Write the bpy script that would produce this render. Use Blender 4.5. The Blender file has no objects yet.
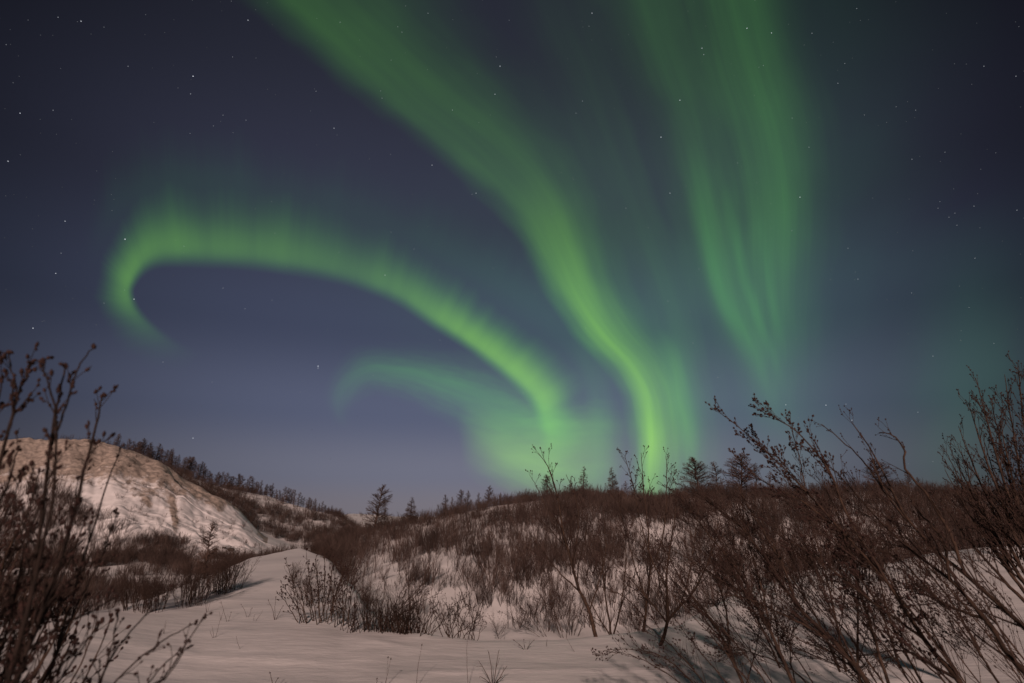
import bpy, math, random
import numpy as np
from mathutils import Vector

# ------------------------------------------------------------------ camera, world, moon, exposure
SC = bpy.context.scene
COL = SC.collection
FOC = 569.0                       # focal length in pixels (20 mm on a 36 mm frame, 1024 wide)
TILT = math.radians(16.5)
CAMZ = 1.6
cam_d = bpy.data.cameras.new('camera')
cam = bpy.data.objects.new('camera', cam_d)
COL.objects.link(cam)
cam_d.sensor_width = 36.0
cam_d.lens = 20.0
cam_d.clip_start = 0.05
cam_d.clip_end = 12000
cam_d.dof.use_dof = True
cam_d.dof.focus_distance = 30.0
cam_d.dof.aperture_fstop = 3.2
cam.location = (0, 0, CAMZ)
cam.rotation_euler = (math.pi / 2 + TILT, 0, 0)
SC.camera = cam

SC.view_settings.view_transform = 'Standard'
SC.view_settings.look = 'None'
SC.view_settings.exposure = 0.0
SC.view_settings.gamma = 1.0
SC.cycles.transparent_max_bounces = 48
SC.cycles.max_bounces = 4
SC.cycles.diffuse_bounces = 2

world = bpy.data.worlds.new('World')
SC.world = world
world.use_nodes = True
wn, wl = world.node_tree.nodes, world.node_tree.links
wn.clear()
w_out = wn.new('ShaderNodeOutputWorld')
w_bg = wn.new('ShaderNodeBackground')
w_tc = wn.new('ShaderNodeTexCoord')
w_sep = wn.new('ShaderNodeSeparateXYZ')
w_ramp = wn.new('ShaderNodeValToRGB')
w_ramp.color_ramp.interpolation = 'EASE'
stops = [(0.0, (.185, .170, .200)), (.06, (.152, .158, .214)), (.16, (.092, .106, .170)), (.30, (.050, .060, .104)),
         (.48, (.033, .036, .062)), (.70, (.022, .024, .039)), (1.0, (.012, .014, .022))]
cr = w_ramp.color_ramp
cr.elements[0].position = stops[0][0]; cr.elements[0].color = stops[0][1] + (1,)
cr.elements[1].position = stops[-1][0]; cr.elements[1].color = stops[-1][1] + (1,)
for p, c in stops[1:-1]:
    e = cr.elements.new(p); e.color = c + (1,)
wl.new(w_tc.outputs['Generated'], w_sep.inputs[0])
wl.new(w_sep.outputs['Z'], w_ramp.inputs['Fac'])
# the sky is brightest round the display and darkens away from it
w_dot = wn.new('ShaderNodeVectorMath'); w_dot.operation = 'DOT_PRODUCT'
cd = Vector((-0.02, math.cos(math.radians(22)), math.sin(math.radians(22)))).normalized()
w_dot.inputs[1].default_value = cd
wl.new(w_tc.outputs['Generated'], w_dot.inputs[0])
w_map = wn.new('ShaderNodeMapRange'); w_map.interpolation_type = 'SMOOTHSTEP'
w_map.inputs['From Min'].default_value = 0.65
w_map.inputs['From Max'].default_value = 1.0
w_map.inputs['To Min'].default_value = 0.26
w_map.inputs['To Max'].default_value = 1.08
wl.new(w_dot.outputs['Value'], w_map.inputs['Value'])
# green afterglow of the display spread through the upper sky on the right
w_mul = wn.new('ShaderNodeVectorMath'); w_mul.operation = 'SCALE'
wl.new(w_ramp.outputs['Color'], w_mul.inputs[0])
wl.new(w_map.outputs['Result'], w_mul.inputs['Scale'])
wl.new(w_mul.outputs['Vector'], w_bg.inputs['Color'])
w_bg.inputs['Strength'].default_value = 1.0
wl.new(w_bg.outputs[0], w_out.inputs[0])

SUN_AZ, SUN_EL = math.radians(182), math.radians(23)     # low moon behind the camera, to the right
sun_d = bpy.data.lights.new('moonlight', 'SUN')
sun = bpy.data.objects.new('moonlight', sun_d)
COL.objects.link(sun)
sun_d.energy = 2.75
sun_d.angle = math.radians(1.8)
sun_d.color = (1.0, 0.705, 0.60)
sdir = Vector((math.sin(SUN_AZ) * math.cos(SUN_EL), math.cos(SUN_AZ) * math.cos(SUN_EL), math.sin(SUN_EL)))
sun.rotation_euler = sdir.to_track_quat('Z', 'Y').to_euler()

# ------------------------------------------------------------------ helpers
ct, st = math.cos(TILT), math.sin(TILT)


def ray(x, y):
    """azimuth and tangent of the elevation of the line of sight through a point of the photograph"""
    v = (341.5 - np.asarray(y, float)) / FOC
    X = (np.asarray(x, float) - 512) / FOC
    F = ct - v * st
    U = st + v * ct
    hd = np.hypot(X, F)
    return np.arctan2(X, F), U / hd


def at(x, y, d):
    a, te = ray(x, y)
    return np.array([d * math.sin(a), d * math.cos(a), CAMZ + d * te])


def seen(X, Y, Z):
    """where a world point falls in the photograph"""
    z = Z - CAMZ
    D = Y * ct + z * st
    U = -Y * st + z * ct
    D = np.where(D > 1e-3, D, 1e-3)
    return 512 + FOC * X / D, 341.5 - FOC * U / D


def mat(name, col, rough=.8):
    m = bpy.data.materials.new(name)
    m.use_nodes = True
    b = m.node_tree.nodes['Principled BSDF']
    b.inputs['Base Color'].default_value = tuple(col) + (1,)
    b.inputs['Roughness'].default_value = rough
    b.inputs['Specular IOR Level'].default_value = .25
    return m


def mottled(name, c1, c2, scale, rough=.85):
    m = mat(name, c1, rough)
    n, l = m.node_tree.nodes, m.node_tree.links
    b = n['Principled BSDF']
    tc = n.new('ShaderNodeTexCoord')
    no = n.new('ShaderNodeTexNoise'); no.inputs['Scale'].default_value = scale; no.inputs['Detail'].default_value = 4
    r = n.new('ShaderNodeValToRGB')
    r.color_ramp.elements[0].position = .35; r.color_ramp.elements[0].color = tuple(c1) + (1,)
    r.color_ramp.elements[1].position = .68; r.color_ramp.elements[1].color = tuple(c2) + (1,)
    l.new(tc.outputs['Object'], no.inputs['Vector'])
    l.new(no.outputs['Fac'], r.inputs['Fac'])
    l.new(r.outputs['Color'], b.inputs['Base Color'])
    return m


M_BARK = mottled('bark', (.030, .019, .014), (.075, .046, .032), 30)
M_DARKBARK = mottled('dark_bark', (.014, .009, .007), (.032, .020, .016), 40)  # darker bark for the budded shrubs close to the camera
M_TWIG = mottled('twig', (.030, .019, .015), (.058, .036, .028), 22)
M_DARK = mottled('bud', (.028, .015, .013), (.050, .026, .022), 60)
M_FAR = mottled('thicket_twig', (.032, .021, .018), (.100, .070, .060), .55)
for _n in list(M_FAR.node_tree.nodes):
    if _n.type == 'TEX_COORD':
        _g = M_FAR.node_tree.nodes.new('ShaderNodeNewGeometry')
        M_FAR.node_tree.links.new(_g.outputs['Position'], [q for q in M_FAR.node_tree.nodes if q.type == 'TEX_NOISE'][0].inputs['Vector'])
M_LARCH = mottled('larch_twig', (.055, .035, .028), (.095, .060, .047), 2)
M_GRASS = mottled('dry_grass', (.14, .085, .05), (.22, .14, .08), 20)
M_ROCK = mottled('rock', (.035, .028, .025), (.09, .075, .065), 4)


def mesh_obj(name, verts, faces, m, parent=None, smooth=False, link=True):
    me = bpy.data.meshes.new(name)
    verts = np.asarray(verts, np.float32).reshape(-1, 3)
    faces = np.asarray(faces, np.int32)
    nf, k = faces.shape
    me.vertices.add(len(verts)); me.vertices.foreach_set('co', verts.ravel())
    me.loops.add(nf * k); me.loops.foreach_set('vertex_index', faces.ravel())
    me.polygons.add(nf)
    me.polygons.foreach_set('loop_start', np.arange(0, nf * k, k, dtype=np.int32))
    me.polygons.foreach_set('use_smooth', np.full(nf, smooth, dtype=bool))
    me.update(calc_edges=True)
    me.materials.append(m)
    o = bpy.data.objects.new(name, me)
    if link:
        COL.objects.link(o)
    if parent is not None:
        o.parent = parent
    return o


def tag(o, label=None, cat=None, group=None, kind=None):
    for k, v in (('label', label), ('category', cat), ('group', group), ('kind', kind)):
        if v:
            o[k] = v
    return o


def empty(name, loc, label, cat, group=None):
    o = bpy.data.objects.new(name, None)
    o.location = tuple(loc)
    o.empty_display_size = .1
    COL.objects.link(o)
    return tag(o, label, cat, group)


def norm(v):
    return v / (np.linalg.norm(v) + 1e-9)


def tubes(lines, sides=4):
    """polylines with radii -> one vertex and one quad array"""
    V, Fc, off = [], [], 0
    ang = np.arange(sides) * 2 * math.pi / sides
    ca, sa = np.cos(ang), np.sin(ang)
    for pts, rad in lines:
        n = len(pts)
        t = np.empty_like(pts)
        t[1:-1] = pts[2:] - pts[:-2]; t[0] = pts[1] - pts[0]; t[-1] = pts[-1] - pts[-2]
        t /= (np.linalg.norm(t, axis=1)[:, None] + 1e-9)
        m = norm(t.mean(0))
        ref = np.eye(3)[np.argmin(np.abs(m))]
        a = np.cross(t, ref); a /= (np.linalg.norm(a, axis=1)[:, None] + 1e-9)
        b = np.cross(t, a)
        ring = pts[:, None] + rad[:, None, None] * (ca[None, :, None] * a[:, None] + sa[None, :, None] * b[:, None])
        V.append(ring.reshape(-1, 3))
        i = (np.arange(n - 1)[:, None] * sides + np.arange(sides)[None]).ravel()
        j = (np.arange(n - 1)[:, None] * sides + (np.arange(sides)[None] + 1) % sides).ravel()
        Fc.append(np.stack([i, j, j + sides, i + sides], 1) + off)
        off += n * sides
    return np.concatenate(V), np.concatenate(Fc)


def spindles(items):
    """small pointed buds: (centre, axis, length, radius)"""
    V, Fc = [], []
    for k, (c, ax, L, r) in enumerate(items):
        ax = norm(ax)
        ref = np.eye(3)[np.argmin(np.abs(ax))]
        a = norm(np.cross(ax, ref)); b = np.cross(ax, a)
        o = []
        for t, q in ((-.5, .25), (-.18, .95), (.18, .85), (.5, .12)):
            for h in range(5):
                w = h * 2 * math.pi / 5 + t
                o.append(c + ax * L * t + r * q * (math.cos(w) * a + math.sin(w) * b))
        V.append(np.array(o))
        f = []
        for i in range(3):
            for h in range(5):
                f.append((i * 5 + h, i * 5 + (h + 1) % 5, (i + 1) * 5 + (h + 1) % 5, (i + 1) * 5 + h))
        Fc.append(np.array(f) + k * 20)
    return np.concatenate(V), np.concatenate(Fc)


# value noise
_tab = np.random.default_rng(5).random((256, 256))


def vnoise(x, y):
    xi, yi = np.floor(x).astype(int), np.floor(y).astype(int)
    fx, fy = x - xi, y - yi
    fx = fx * fx * (3 - 2 * fx); fy = fy * fy * (3 - 2 * fy)
    g = lambda a, b: _tab[a % 256, b % 256]
    return ((g(xi, yi) * (1 - fx) + g(xi + 1, yi) * fx) * (1 - fy) + (g(xi, yi + 1) * (1 - fx) + g(xi + 1, yi + 1) * fx) * fy) * 2 - 1


def fbm(x, y, o=4):
    s, a = 0, 1.0
    for k in range(o):
        s = s + a * vnoise(x * 2 ** k + 17.3 * k, y * 2 ** k + 9.1 * k)
        a *= .5
    return s


# ------------------------------------------------------------------ terrain
A_OF = lambda xs: ray(np.array(xs, float), np.full(len(xs), 510.0))[0]


def curve_px(tbl, AZ):
    """table of (x, y, distance) seen in the photograph -> distance and height for every azimuth"""
    t = np.array(tbl, float)
    a, te = ray(t[:, 0], t[:, 1])
    z = CAMZ + t[:, 2] * te
    o = np.argsort(a)
    return np.interp(AZ, a[o], t[o, 2]), np.interp(AZ, a[o], z[o])


def curve_z(tbl, AZ):
    t = np.array(tbl, float)
    a = A_OF(t[:, 0])
    return np.interp(AZ, a, t[:, 2]), np.interp(AZ, a, t[:, 1])


inner = np.radians(np.arange(-52, 52.001, .15))
outer_l = np.radians(np.arange(-180, -52, 2.0))
outer_r = np.radians(np.arange(54, 180.01, 2.0))
AZ = np.concatenate([outer_l, inner, outer_r])
NR = 760
DD = np.unique(np.concatenate([[0.02], np.geomspace(.3, 3000, NR), np.linspace(103, 138, 110)]))
FLOOR = -5.5

RIM = [(-200, 640, 8.5), (-60, 625, 9.3), (0, 617, 10), (60, 612, 10.6), (110, 604, 11.6), (160, 594, 13), (210, 575, 16.5), (250, 557, 21),
       (300, 549, 24), (325, 558, 20), (345, 584, 14), (368, 612, 10.2), (400, 631, 8.8), (480, 639, 8.3), (560, 637, 8.3), (620, 632, 8.7),
       (680, 622, 9.4), (720, 602, 11.5), (800, 577, 15.5), (900, 562, 19), (1024, 549, 24), (1250, 540, 28)]
d_rim, z_rim = curve_px(RIM, AZ)
drop = np.interp(AZ, A_OF([-200, 280, 330, 380, 440, 640, 740, 1024]), [1.0, .9, .15, .2, .6, .8, .3, .15])
d3, z3 = curve_z([(-200, FLOOR, 46), (200, FLOOR, 46), (260, FLOOR, 44), (300, -3.0, 38), (335, -1.6, 30), (368, -2.0, 24), (400, -2.8, 21), (460, -3.6, 20), (600, -3.6, 20), (700, -2.3, 22), (800, -1.3, 27),
                  (900, -.9, 30), (1024, -.3, 36), (1250, .2, 40)], AZ)
d3b, z3b = curve_px([(200, 610, 54), (300, 590, 46), (340, 573, 40), (400, 602, 32), (480, 622, 30), (640, 622, 30), (720, 600, 32), (800, 570, 38),
                     (900, 556, 42), (1024, 541, 46), (1250, 525, 50)], AZ)
z3b = np.maximum(z3b, FLOOR)
d4a, z4a = curve_px([(200, 596, 58), (250, 590, 54), (300, 562, 52), (340, 554, 52), (400, 545, 50), (450, 534, 50), (500, 522, 50), (590, 514, 50),
                     (680, 515, 50), (850, 508, 52), (950, 506, 54), (1024, 506, 56), (1250, 500, 58)], AZ)
z4a = np.maximum(z4a, FLOOR)
d4, z4 = curve_px([(200, 585, 66), (250, 575, 64), (300, 549, 62), (340, 541, 62), (375, 529, 62), (400, 523, 62), (430, 518, 62), (460, 510, 62),
                   (500, 503, 62), (550, 497, 62), (590, 495, 62), (625, 500, 62), (660, 502, 62), (690, 497, 62), (760, 495, 62), (850, 492, 64),
                   (900, 488, 66), (940, 491, 68), (970, 495, 68), (1024, 496, 70), (1250, 485, 70)], AZ)
z4 = np.maximum(z4, FLOOR)
d5 = d4 + 16; z5 = np.maximum(z4 - 3.5, FLOOR)
d6 = np.full_like(AZ, 104.); z6 = np.full_like(AZ, FLOOR)
d6b, z6b = curve_px([(-200, 500, 119), (0, 505, 119), (60, 498, 119), (110, 500, 119), (150, 508, 119), (200, 521, 119), (240, 535, 119), (262, 547, 119), (300, 556, 119), (1200, 556, 119)], AZ)
d7, z7 = curve_px([(-200, 437, 134), (0, 441, 134), (60, 440, 134), (95, 441, 134), (118, 445, 134), (150, 457, 134), (200, 484, 134), (240, 511, 134),
                   (264, 540, 134), (290, 549, 134), (1200, 549, 134)], AZ)
d8 = np.full_like(AZ, 150.); z8 = np.where(AZ < A_OF([262])[0], z7 - 1.5, z7)
d9, z9 = curve_px([(-200, 446, 200), (60, 449, 200), (118, 449, 200), (155, 464, 200), (194, 476, 200), (220, 485, 200), (250, 491, 200), (285, 500, 200),
                   (315, 508, 200), (337, 515, 200), (352, 524, 200), (372, 540, 200), (1200, 540, 200)], AZ)
z8 = np.minimum(z8, np.where(AZ > A_OF([200])[0], (z7 + z9) / 2 - 2, z8))
d10 = np.full_like(AZ, 250.); z10 = z9 * .3 - 6
d11, z11 = curve_px([(-200, 512, 520), (300, 519, 520), (330, 516, 520), (352, 514, 520), (380, 515, 520), (410, 520, 520), (1200, 512, 520)], AZ)
d12 = np.full_like(AZ, 3000.); z12 = np.full_like(AZ, -30.)
keys_d = np.stack([np.zeros_like(AZ), np.full_like(AZ, 5.), d_rim, d_rim * 1.16, d3, d3b, d4a, d4, d5, d6, d6b, d7, d8, d9, d10, d11, d12], 1)
keys_z = np.stack([np.zeros_like(AZ), np.zeros_like(AZ), z_rim, z_rim - drop, z3, z3b, z4a, z4, z5, z6, z6b, z7, z8, z9, z10, z11, z12], 1)
H = np.empty((len(AZ), len(DD)))
for i in range(len(AZ)):
    H[i] = np.interp(DD, keys_d[i], keys_z[i])
fade = np.clip((np.abs(np.degrees(AZ)) - 55) / 15, 0, 1)[:, None]
H = H * (1 - fade)
# round the breaks of slope
ker = np.array([1, 4, 7, 9, 7, 4, 1], float); ker /= ker.sum()
Hp = np.pad(H, ((0, 0), (3, 3)), mode='edge')
H = sum(ker[k] * Hp[:, k:k + H.shape[1]] for k in range(7))
n0, n1 = len(outer_l), len(outer_l) + len(inner)
Hi = H[n0:n1]
Hp = np.pad(Hi, ((3, 3), (0, 0)), mode='edge')
H[n0:n1] = sum(ker[k] * Hp[k:k + Hi.shape[0]] for k in range(7))
GX = np.sin(AZ)[:, None] * DD[None]
GY = np.cos(AZ)[:, None] * DD[None]
D2 = np.broadcast_to(DD[None], H.shape)
A2 = np.broadcast_to(AZ[:, None], H.shape)
nearw = np.clip((D2 - 3) / 4, 0, 1)
rel = .026 * fbm(GX / 2.4 + 3, GY / 1.3, 3) * nearw + .005 * fbm(GX / .35, GY / .22 + 7, 3) * np.clip(1 - D2 / 30, 0, 1)
rel += np.clip((D2 - 10) / 20, 0, 1) * (.16 * fbm(GX / 4.5, GY / 4.5 + 50, 4))
rel += np.clip((D2 - 70) / 30, 0, 1) * (.5 * fbm(GX / 13, GY / 13 + 90, 3))
# wind-cut drifts on the near shelf
rel += .03 * np.maximum(0, 1 - np.abs(fbm(GX / 2.6 + 40, GY / .8 + 2, 2)) * 3) * np.clip(1 - D2 / 18, 0, 1) * nearw
# gullies down the bluff
cliff = np.clip((D2 - 103) / 8, 0, 1) * np.clip((140 - D2) / 8, 0, 1) * np.clip((A_OF([275])[0] - A2) / .06, 0, 1)
gul = np.abs(vnoise(np.degrees(A2) * .9 + .05 * D2 + .5 * vnoise(D2 / 14, A2 * 20), D2 / 60)) + .5 * np.abs(vnoise(np.degrees(A2) * 2.6 + .12 * D2, D2 / 25 + 3))
rel -= cliff * .45 * np.clip(.55 - gul, 0, 1)
rel += cliff * (.75 * fbm(GX / 3.6, GY / 3.6, 5) - .25 * np.clip(.25 - np.abs(vnoise(np.degrees(A2) * 1.7 - D2 * .05 + .35 * vnoise(D2 / 8, A2 * 40), D2 / 45 + 8)), 0, 1))
H = H + rel * (1 - fade)
H[:, 0] = H[:, 1].mean()


def ground(x, y):
    x = np.asarray(x, float); y = np.asarray(y, float)
    a = np.arctan2(x, y); d = np.hypot(x, y)
    ia = np.clip(np.interp(a, AZ, np.arange(len(AZ))), 0, len(AZ) - 1.001)
    idx = np.clip(np.interp(d, DD, np.arange(len(DD))), 0, len(DD) - 1.001)
    i, j = ia.astype(int), idx.astype(int)
    fa, fd = ia - i, idx - j
    return (H[i, j] * (1 - fa) + H[i + 1, j] * fa) * (1 - fd) + (H[i, j + 1] * (1 - fa) + H[i + 1, j + 1] * fa) * fd


def on_ground(px, d):
    a = A_OF([px])[0]
    x, y = d * math.sin(a), d * math.cos(a)
    return np.array([x, y, float(ground(x, y))])


def foot(px, py, d0=2.0, d1=300.):
    """first ground point on the line of sight through (px, py)"""
    a, te = ray(px, py)
    ds = np.geomspace(d0, d1, 1500)
    g = ground(ds * math.sin(a), ds * math.cos(a))
    hit = np.nonzero(CAMZ + ds * te <= g)[0]
    d = ds[hit[0]] if len(hit) else d1
    x, y = d * math.sin(a), d * math.cos(a)
    return np.array([x, y, float(ground(x, y))]), d


na, nd = H.shape
V = np.stack([GX, GY, H], -1).reshape(-1, 3)
I = np.arange(na)[:, None] * nd + np.arange(nd - 1)[None]
J = ((np.arange(na) + 1) % na)[:, None] * nd + np.arange(nd - 1)[None]
Fq = np.stack([I, I + 1, J + 1, J], -1).reshape(-1, 4)
m = mat('snow', (.80, .79, .80), .62)
n, l = m.node_tree.nodes, m.node_tree.links
b = n['Principled BSDF']
tc = n.new('ShaderNodeTexCoord')
att = n.new('ShaderNodeAttribute'); att.attribute_name = 'bare_earth'
no = n.new('ShaderNodeTexNoise'); no.inputs['Scale'].default_value = .42; no.inputs['Detail'].default_value = 10; no.inputs['Roughness'].default_value = .72
mp = n.new('ShaderNodeMapping'); mp.inputs['Scale'].default_value = (1.1, 1.1, 1.0); mp.inputs['Rotation'].default_value = (.3, .5, .4)
l.new(tc.outputs['Object'], mp.inputs['Vector']); l.new(mp.outputs['Vector'], no.inputs['Vector'])
ad = n.new('ShaderNodeMath'); ad.operation = 'ADD'
l.new(no.outputs['Fac'], ad.inputs[0]); l.new(att.outputs['Fac'], ad.inputs[1])
rp = n.new('ShaderNodeMapRange'); rp.inputs['From Min'].default_value = .96; rp.inputs['From Max'].default_value = 1.13; rp.inputs['To Max'].default_value = .82
l.new(ad.outputs[0], rp.inputs['Value'])
n2 = n.new('ShaderNodeTexNoise'); n2.inputs['Scale'].default_value = 1.7; n2.inputs['Detail'].default_value = 5
l.new(tc.outputs['Object'], n2.inputs['Vector'])
er = n.new('ShaderNodeValToRGB')
er.color_ramp.elements[0].position = .35; er.color_ramp.elements[0].color = (.13, .09, .06, 1)
er.color_ramp.elements[1].position = .65; er.color_ramp.elements[1].color = (.38, .30, .235, 1)
l.new(n2.outputs['Fac'], er.inputs['Fac'])
n3 = n.new('ShaderNodeTexNoise'); n3.inputs['Scale'].default_value = .5; n3.inputs['Detail'].default_value = 6
l.new(tc.outputs['Object'], n3.inputs['Vector'])
sr = n.new('ShaderNodeValToRGB')
sr.color_ramp.elements[0].position = .3; sr.color_ramp.elements[0].color = (.70, .69, .70, 1)
sr.color_ramp.elements[1].position = .7; sr.color_ramp.elements[1].color = (.84, .83, .84, 1)
l.new(n3.outputs['Fac'], sr.inputs['Fac'])
mx = n.new('ShaderNodeMixRGB')
l.new(rp.outputs['Result'], mx.inputs['Fac']); l.new(sr.outputs['Color'], mx.inputs['Color1']); l.new(er.outputs['Color'], mx.inputs['Color2'])
l.new(mx.outputs['Color'], b.inputs['Base Color'])
# wind ripples and grain
mp2 = n.new('ShaderNodeMapping'); mp2.inputs['Scale'].default_value = (1.0, 2.6, 1.0); mp2.inputs['Rotation'].default_value = (0, 0, .25)
l.new(tc.outputs['Object'], mp2.inputs['Vector'])
n4 = n.new('ShaderNodeTexNoise'); n4.inputs['Scale'].default_value = 3.2; n4.inputs['Detail'].default_value = 9; n4.inputs['Roughness'].default_value = .6
l.new(mp2.outputs['Vector'], n4.inputs['Vector'])
bp = n.new('ShaderNodeBump'); bp.inputs['Strength'].default_value = .5; bp.inputs['Distance'].default_value = .026
l.new(n4.outputs['Fac'], bp.inputs['Height'])
l.new(bp.outputs['Normal'], b.inputs['Normal'])
snow = mesh_obj('snow_ground', V, Fq, m, smooth=True)
tag(snow, kind='structure')
# where the bluff's soil shows through the snow
PX, PY = seen(GX, GY, H)
crest_y = np.interp(PX, [-100, 0, 60, 95, 118, 150, 200, 240, 264, 300], [440, 441, 440, 441, 445, 457, 484, 511, 540, 560])
below = PY - crest_y
wob = 10 * fbm(GX / 7, GY / 7 + 3, 3)
reach = np.interp(PX, [0, 60, 120, 150, 180, 205, 260], [46, 44, 46, 48, 26, 12, 4]) * 1.45
e = np.clip(1 - (below + wob) / reach, 0, 1) ** .8 * (D2 > 104) * (D2 < 138) * (PX < 268)
gl = np.exp(-((PX - 172 - (PY - 500) * .12) / 5) ** 2 - ((PY - 512) / 26) ** 2) + .8 * np.exp(-((PX - 146 - (PY - 500) * .4) / 9) ** 2 - ((PY - 500) / 14) ** 2)
e = np.maximum(e * .66, gl * .60 * (D2 > 104) * (D2 < 138))
e = e + .22 * (D2 > 104) * (D2 < 138) * (PX < 268)
e = e + .30 * (D2 >= 138) * (D2 < 205) * (PX < 360)
at_ = snow.data.attributes.new('bare_earth', 'FLOAT', 'POINT')
at_.data.foreach_set('value', np.clip(e, 0, 1).astype(np.float32).ravel())


# ------------------------------------------------------------------ aurora
def aurora_mat(name, low, high, rays, noise_scale=4.0, soft=False, veil=.25, rays_across=False):
    m = bpy.data.materials.new(name)
    m.use_nodes = True
    m.cycles.emission_sampling = 'NONE'
    n, l = m.node_tree.nodes, m.node_tree.links
    n.clear()
    out = n.new('ShaderNodeOutputMaterial')
    uv = n.new('ShaderNodeUVMap'); uv.uv_map = 'band'
    sp = n.new('ShaderNodeSeparateXYZ'); l.new(uv.outputs[0], sp.inputs[0])
    # soft sideways wander so that the edges are never ruled lines
    nz = n.new('ShaderNodeTexNoise'); nz.inputs['Scale'].default_value = noise_scale; nz.inputs['Detail'].default_value = 2
    l.new(uv.outputs[0], nz.inputs['Vector'])
    wv = n.new('ShaderNodeMath'); wv.operation = 'MULTIPLY_ADD'; wv.inputs[1].default_value = .16; wv.inputs[2].default_value = -.08
    l.new(nz.outputs['Fac'], wv.inputs[0])
    vv = n.new('ShaderNodeMath'); vv.operation = 'ADD'
    l.new(sp.outputs['Y'], vv.inputs[0]); l.new(wv.outputs[0], vv.inputs[1])
    if rays_across:          # rays reach to different heights, the lower edge stays even
        wv.inputs[1].default_value = .06; wv.inputs[2].default_value = -.03
        cu = n.new('ShaderNodeCombineXYZ'); l.new(sp.outputs['X'], cu.inputs['X'])
        ru = n.new('ShaderNodeTexNoise'); ru.inputs['Scale'].default_value = rays; ru.inputs['Detail'].default_value = 4; ru.inputs['Roughness'].default_value = .6
        l.new(cu.outputs[0], ru.inputs['Vector'])
        sc_ = n.new('ShaderNodeMath'); sc_.operation = 'MULTIPLY_ADD'; sc_.inputs[1].default_value = -.75; sc_.inputs[2].default_value = 1.36
        l.new(ru.outputs['Fac'], sc_.inputs[0])
        v3 = n.new('ShaderNodeMath'); v3.operation = 'MULTIPLY'; l.new(vv.outputs[0], v3.inputs[0]); l.new(sc_.outputs[0], v3.inputs[1])
        lo = n.new('ShaderNodeMath'); lo.operation = 'LESS_THAN'; lo.inputs[1].default_value = .22
        l.new(vv.outputs[0], lo.inputs[0])
        # below the core keep v, above it stretch about the core
        ds = n.new('ShaderNodeMath'); ds.operation = 'SUBTRACT'; ds.inputs[1].default_value = .22; l.new(vv.outputs[0], ds.inputs[0])
        mxx = n.new('ShaderNodeMath'); mxx.operation = 'MAXIMUM'; mxx.inputs[1].default_value = 0; l.new(ds.outputs[0], mxx.inputs[0])
        mnn = n.new('ShaderNodeMath'); mnn.operation = 'MINIMUM'; mnn.inputs[1].default_value = .22; l.new(vv.outputs[0], mnn.inputs[0])
        l.new(mxx.outputs[0], v3.inputs[0])
        vs_ = n.new('ShaderNodeMath'); vs_.operation = 'ADD'; l.new(mnn.outputs[0], vs_.inputs[0]); l.new(v3.outputs[0], vs_.inputs[1])
        n.remove(lo)
        vv = vs_
    prof = n.new('ShaderNodeValToRGB'); prof.color_ramp.interpolation = 'B_SPLINE'
    e = prof.color_ramp.elements
    if soft == 'flat':
        P = [(0, 0), (.08, 0), (.25, .55), (.4, .95), (.6, .95), (.75, .55), (.92, 0), (1, 0)]
    elif soft:
        P = [(0, 0), (.1, 0), (.3, .3), (.5, 1), (.7, .3), (.9, 0), (1, 0)]
    else:
        P = [(0, 0), (.05, 0), (.14, .55), (.22, .95), (.34, .95), (.50, .62), (.68, .26), (.88, 0), (1, 0)] if rays_across else [(0, 0), (.05, 0), (.15, .55), (.25, 1), (.42, .85), (.60, .42), (.80, .10), (.93, 0), (1, 0)]
    e[0].position = 0; e[0].color = (0, 0, 0, 1); e[1].position = 1; e[1].color = (0, 0, 0, 1)
    for p, c in P[1:-1]:
        q = e.new(p); q.color = (c, c, c, 1)
    l.new(vv.outputs[0], prof.inputs['Fac'])
    # rays
    mp = n.new('ShaderNodeMapping'); mp.inputs['Scale'].default_value = (rays, .35, 1) if rays_across else (.9, rays, 1)
    l.new(uv.outputs[0], mp.inputs['Vector'])
    rn = n.new('ShaderNodeTexNoise'); rn.inputs['Scale'].default_value = 1.0; rn.inputs['Detail'].default_value = 3; rn.inputs['Roughness'].default_value = .5
    l.new(mp.outputs[0], rn.inputs['Vector'])
    rr = n.new('ShaderNodeMapRange'); rr.inputs['From Min'].default_value = .3; rr.inputs['From Max'].default_value = .7
    rr.inputs['To Min'].default_value = .88 if rays_across else .74; rr.inputs['To Max'].default_value = 1.12 if rays_across else 1.24
    l.new(rn.outputs['Fac'], rr.inputs['Value'])
    pw = n.new('ShaderNodeAttribute'); pw.attribute_name = 'power'
    m1 = n.new('ShaderNodeMath'); m1.operation = 'MULTIPLY'; l.new(prof.outputs['Color'], m1.inputs[0]); l.new(rr.outputs[0], m1.inputs[1])
    m2 = n.new('ShaderNodeMath'); m2.operation = 'MULTIPLY'; l.new(m1.outputs[0], m2.inputs[0]); l.new(pw.outputs['Fac'], m2.inputs[1])
    cm = n.new('ShaderNodeMixRGB'); cm.inputs['Color1'].default_value = tuple(high) + (1,); cm.inputs['Color2'].default_value = tuple(low) + (1,)
    l.new(m2.outputs[0], cm.inputs['Fac'])
    em = n.new('ShaderNodeEmission'); l.new(cm.outputs[0], em.inputs['Color'])
    ms = n.new('ShaderNodeMath'); ms.operation = 'MULTIPLY'; ms.inputs[1].default_value = .52; l.new(m2.outputs[0], ms.inputs[0])
    l.new(ms.outputs[0], em.inputs['Strength'])
    tr = n.new('ShaderNodeBsdfTransparent')
    tm = n.new('ShaderNodeMath'); tm.operation = 'MULTIPLY_ADD'; tm.inputs[1].default_value = -veil; tm.inputs[2].default_value = 1
    l.new(m2.outputs[0], tm.inputs[0])
    l.new(tm.outputs[0], tr.inputs['Color'])
    a = n.new('ShaderNodeAddShader'); l.new(em.outputs[0], a.inputs[0]); l.new(tr.outputs[0], a.inputs[1])
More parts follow.
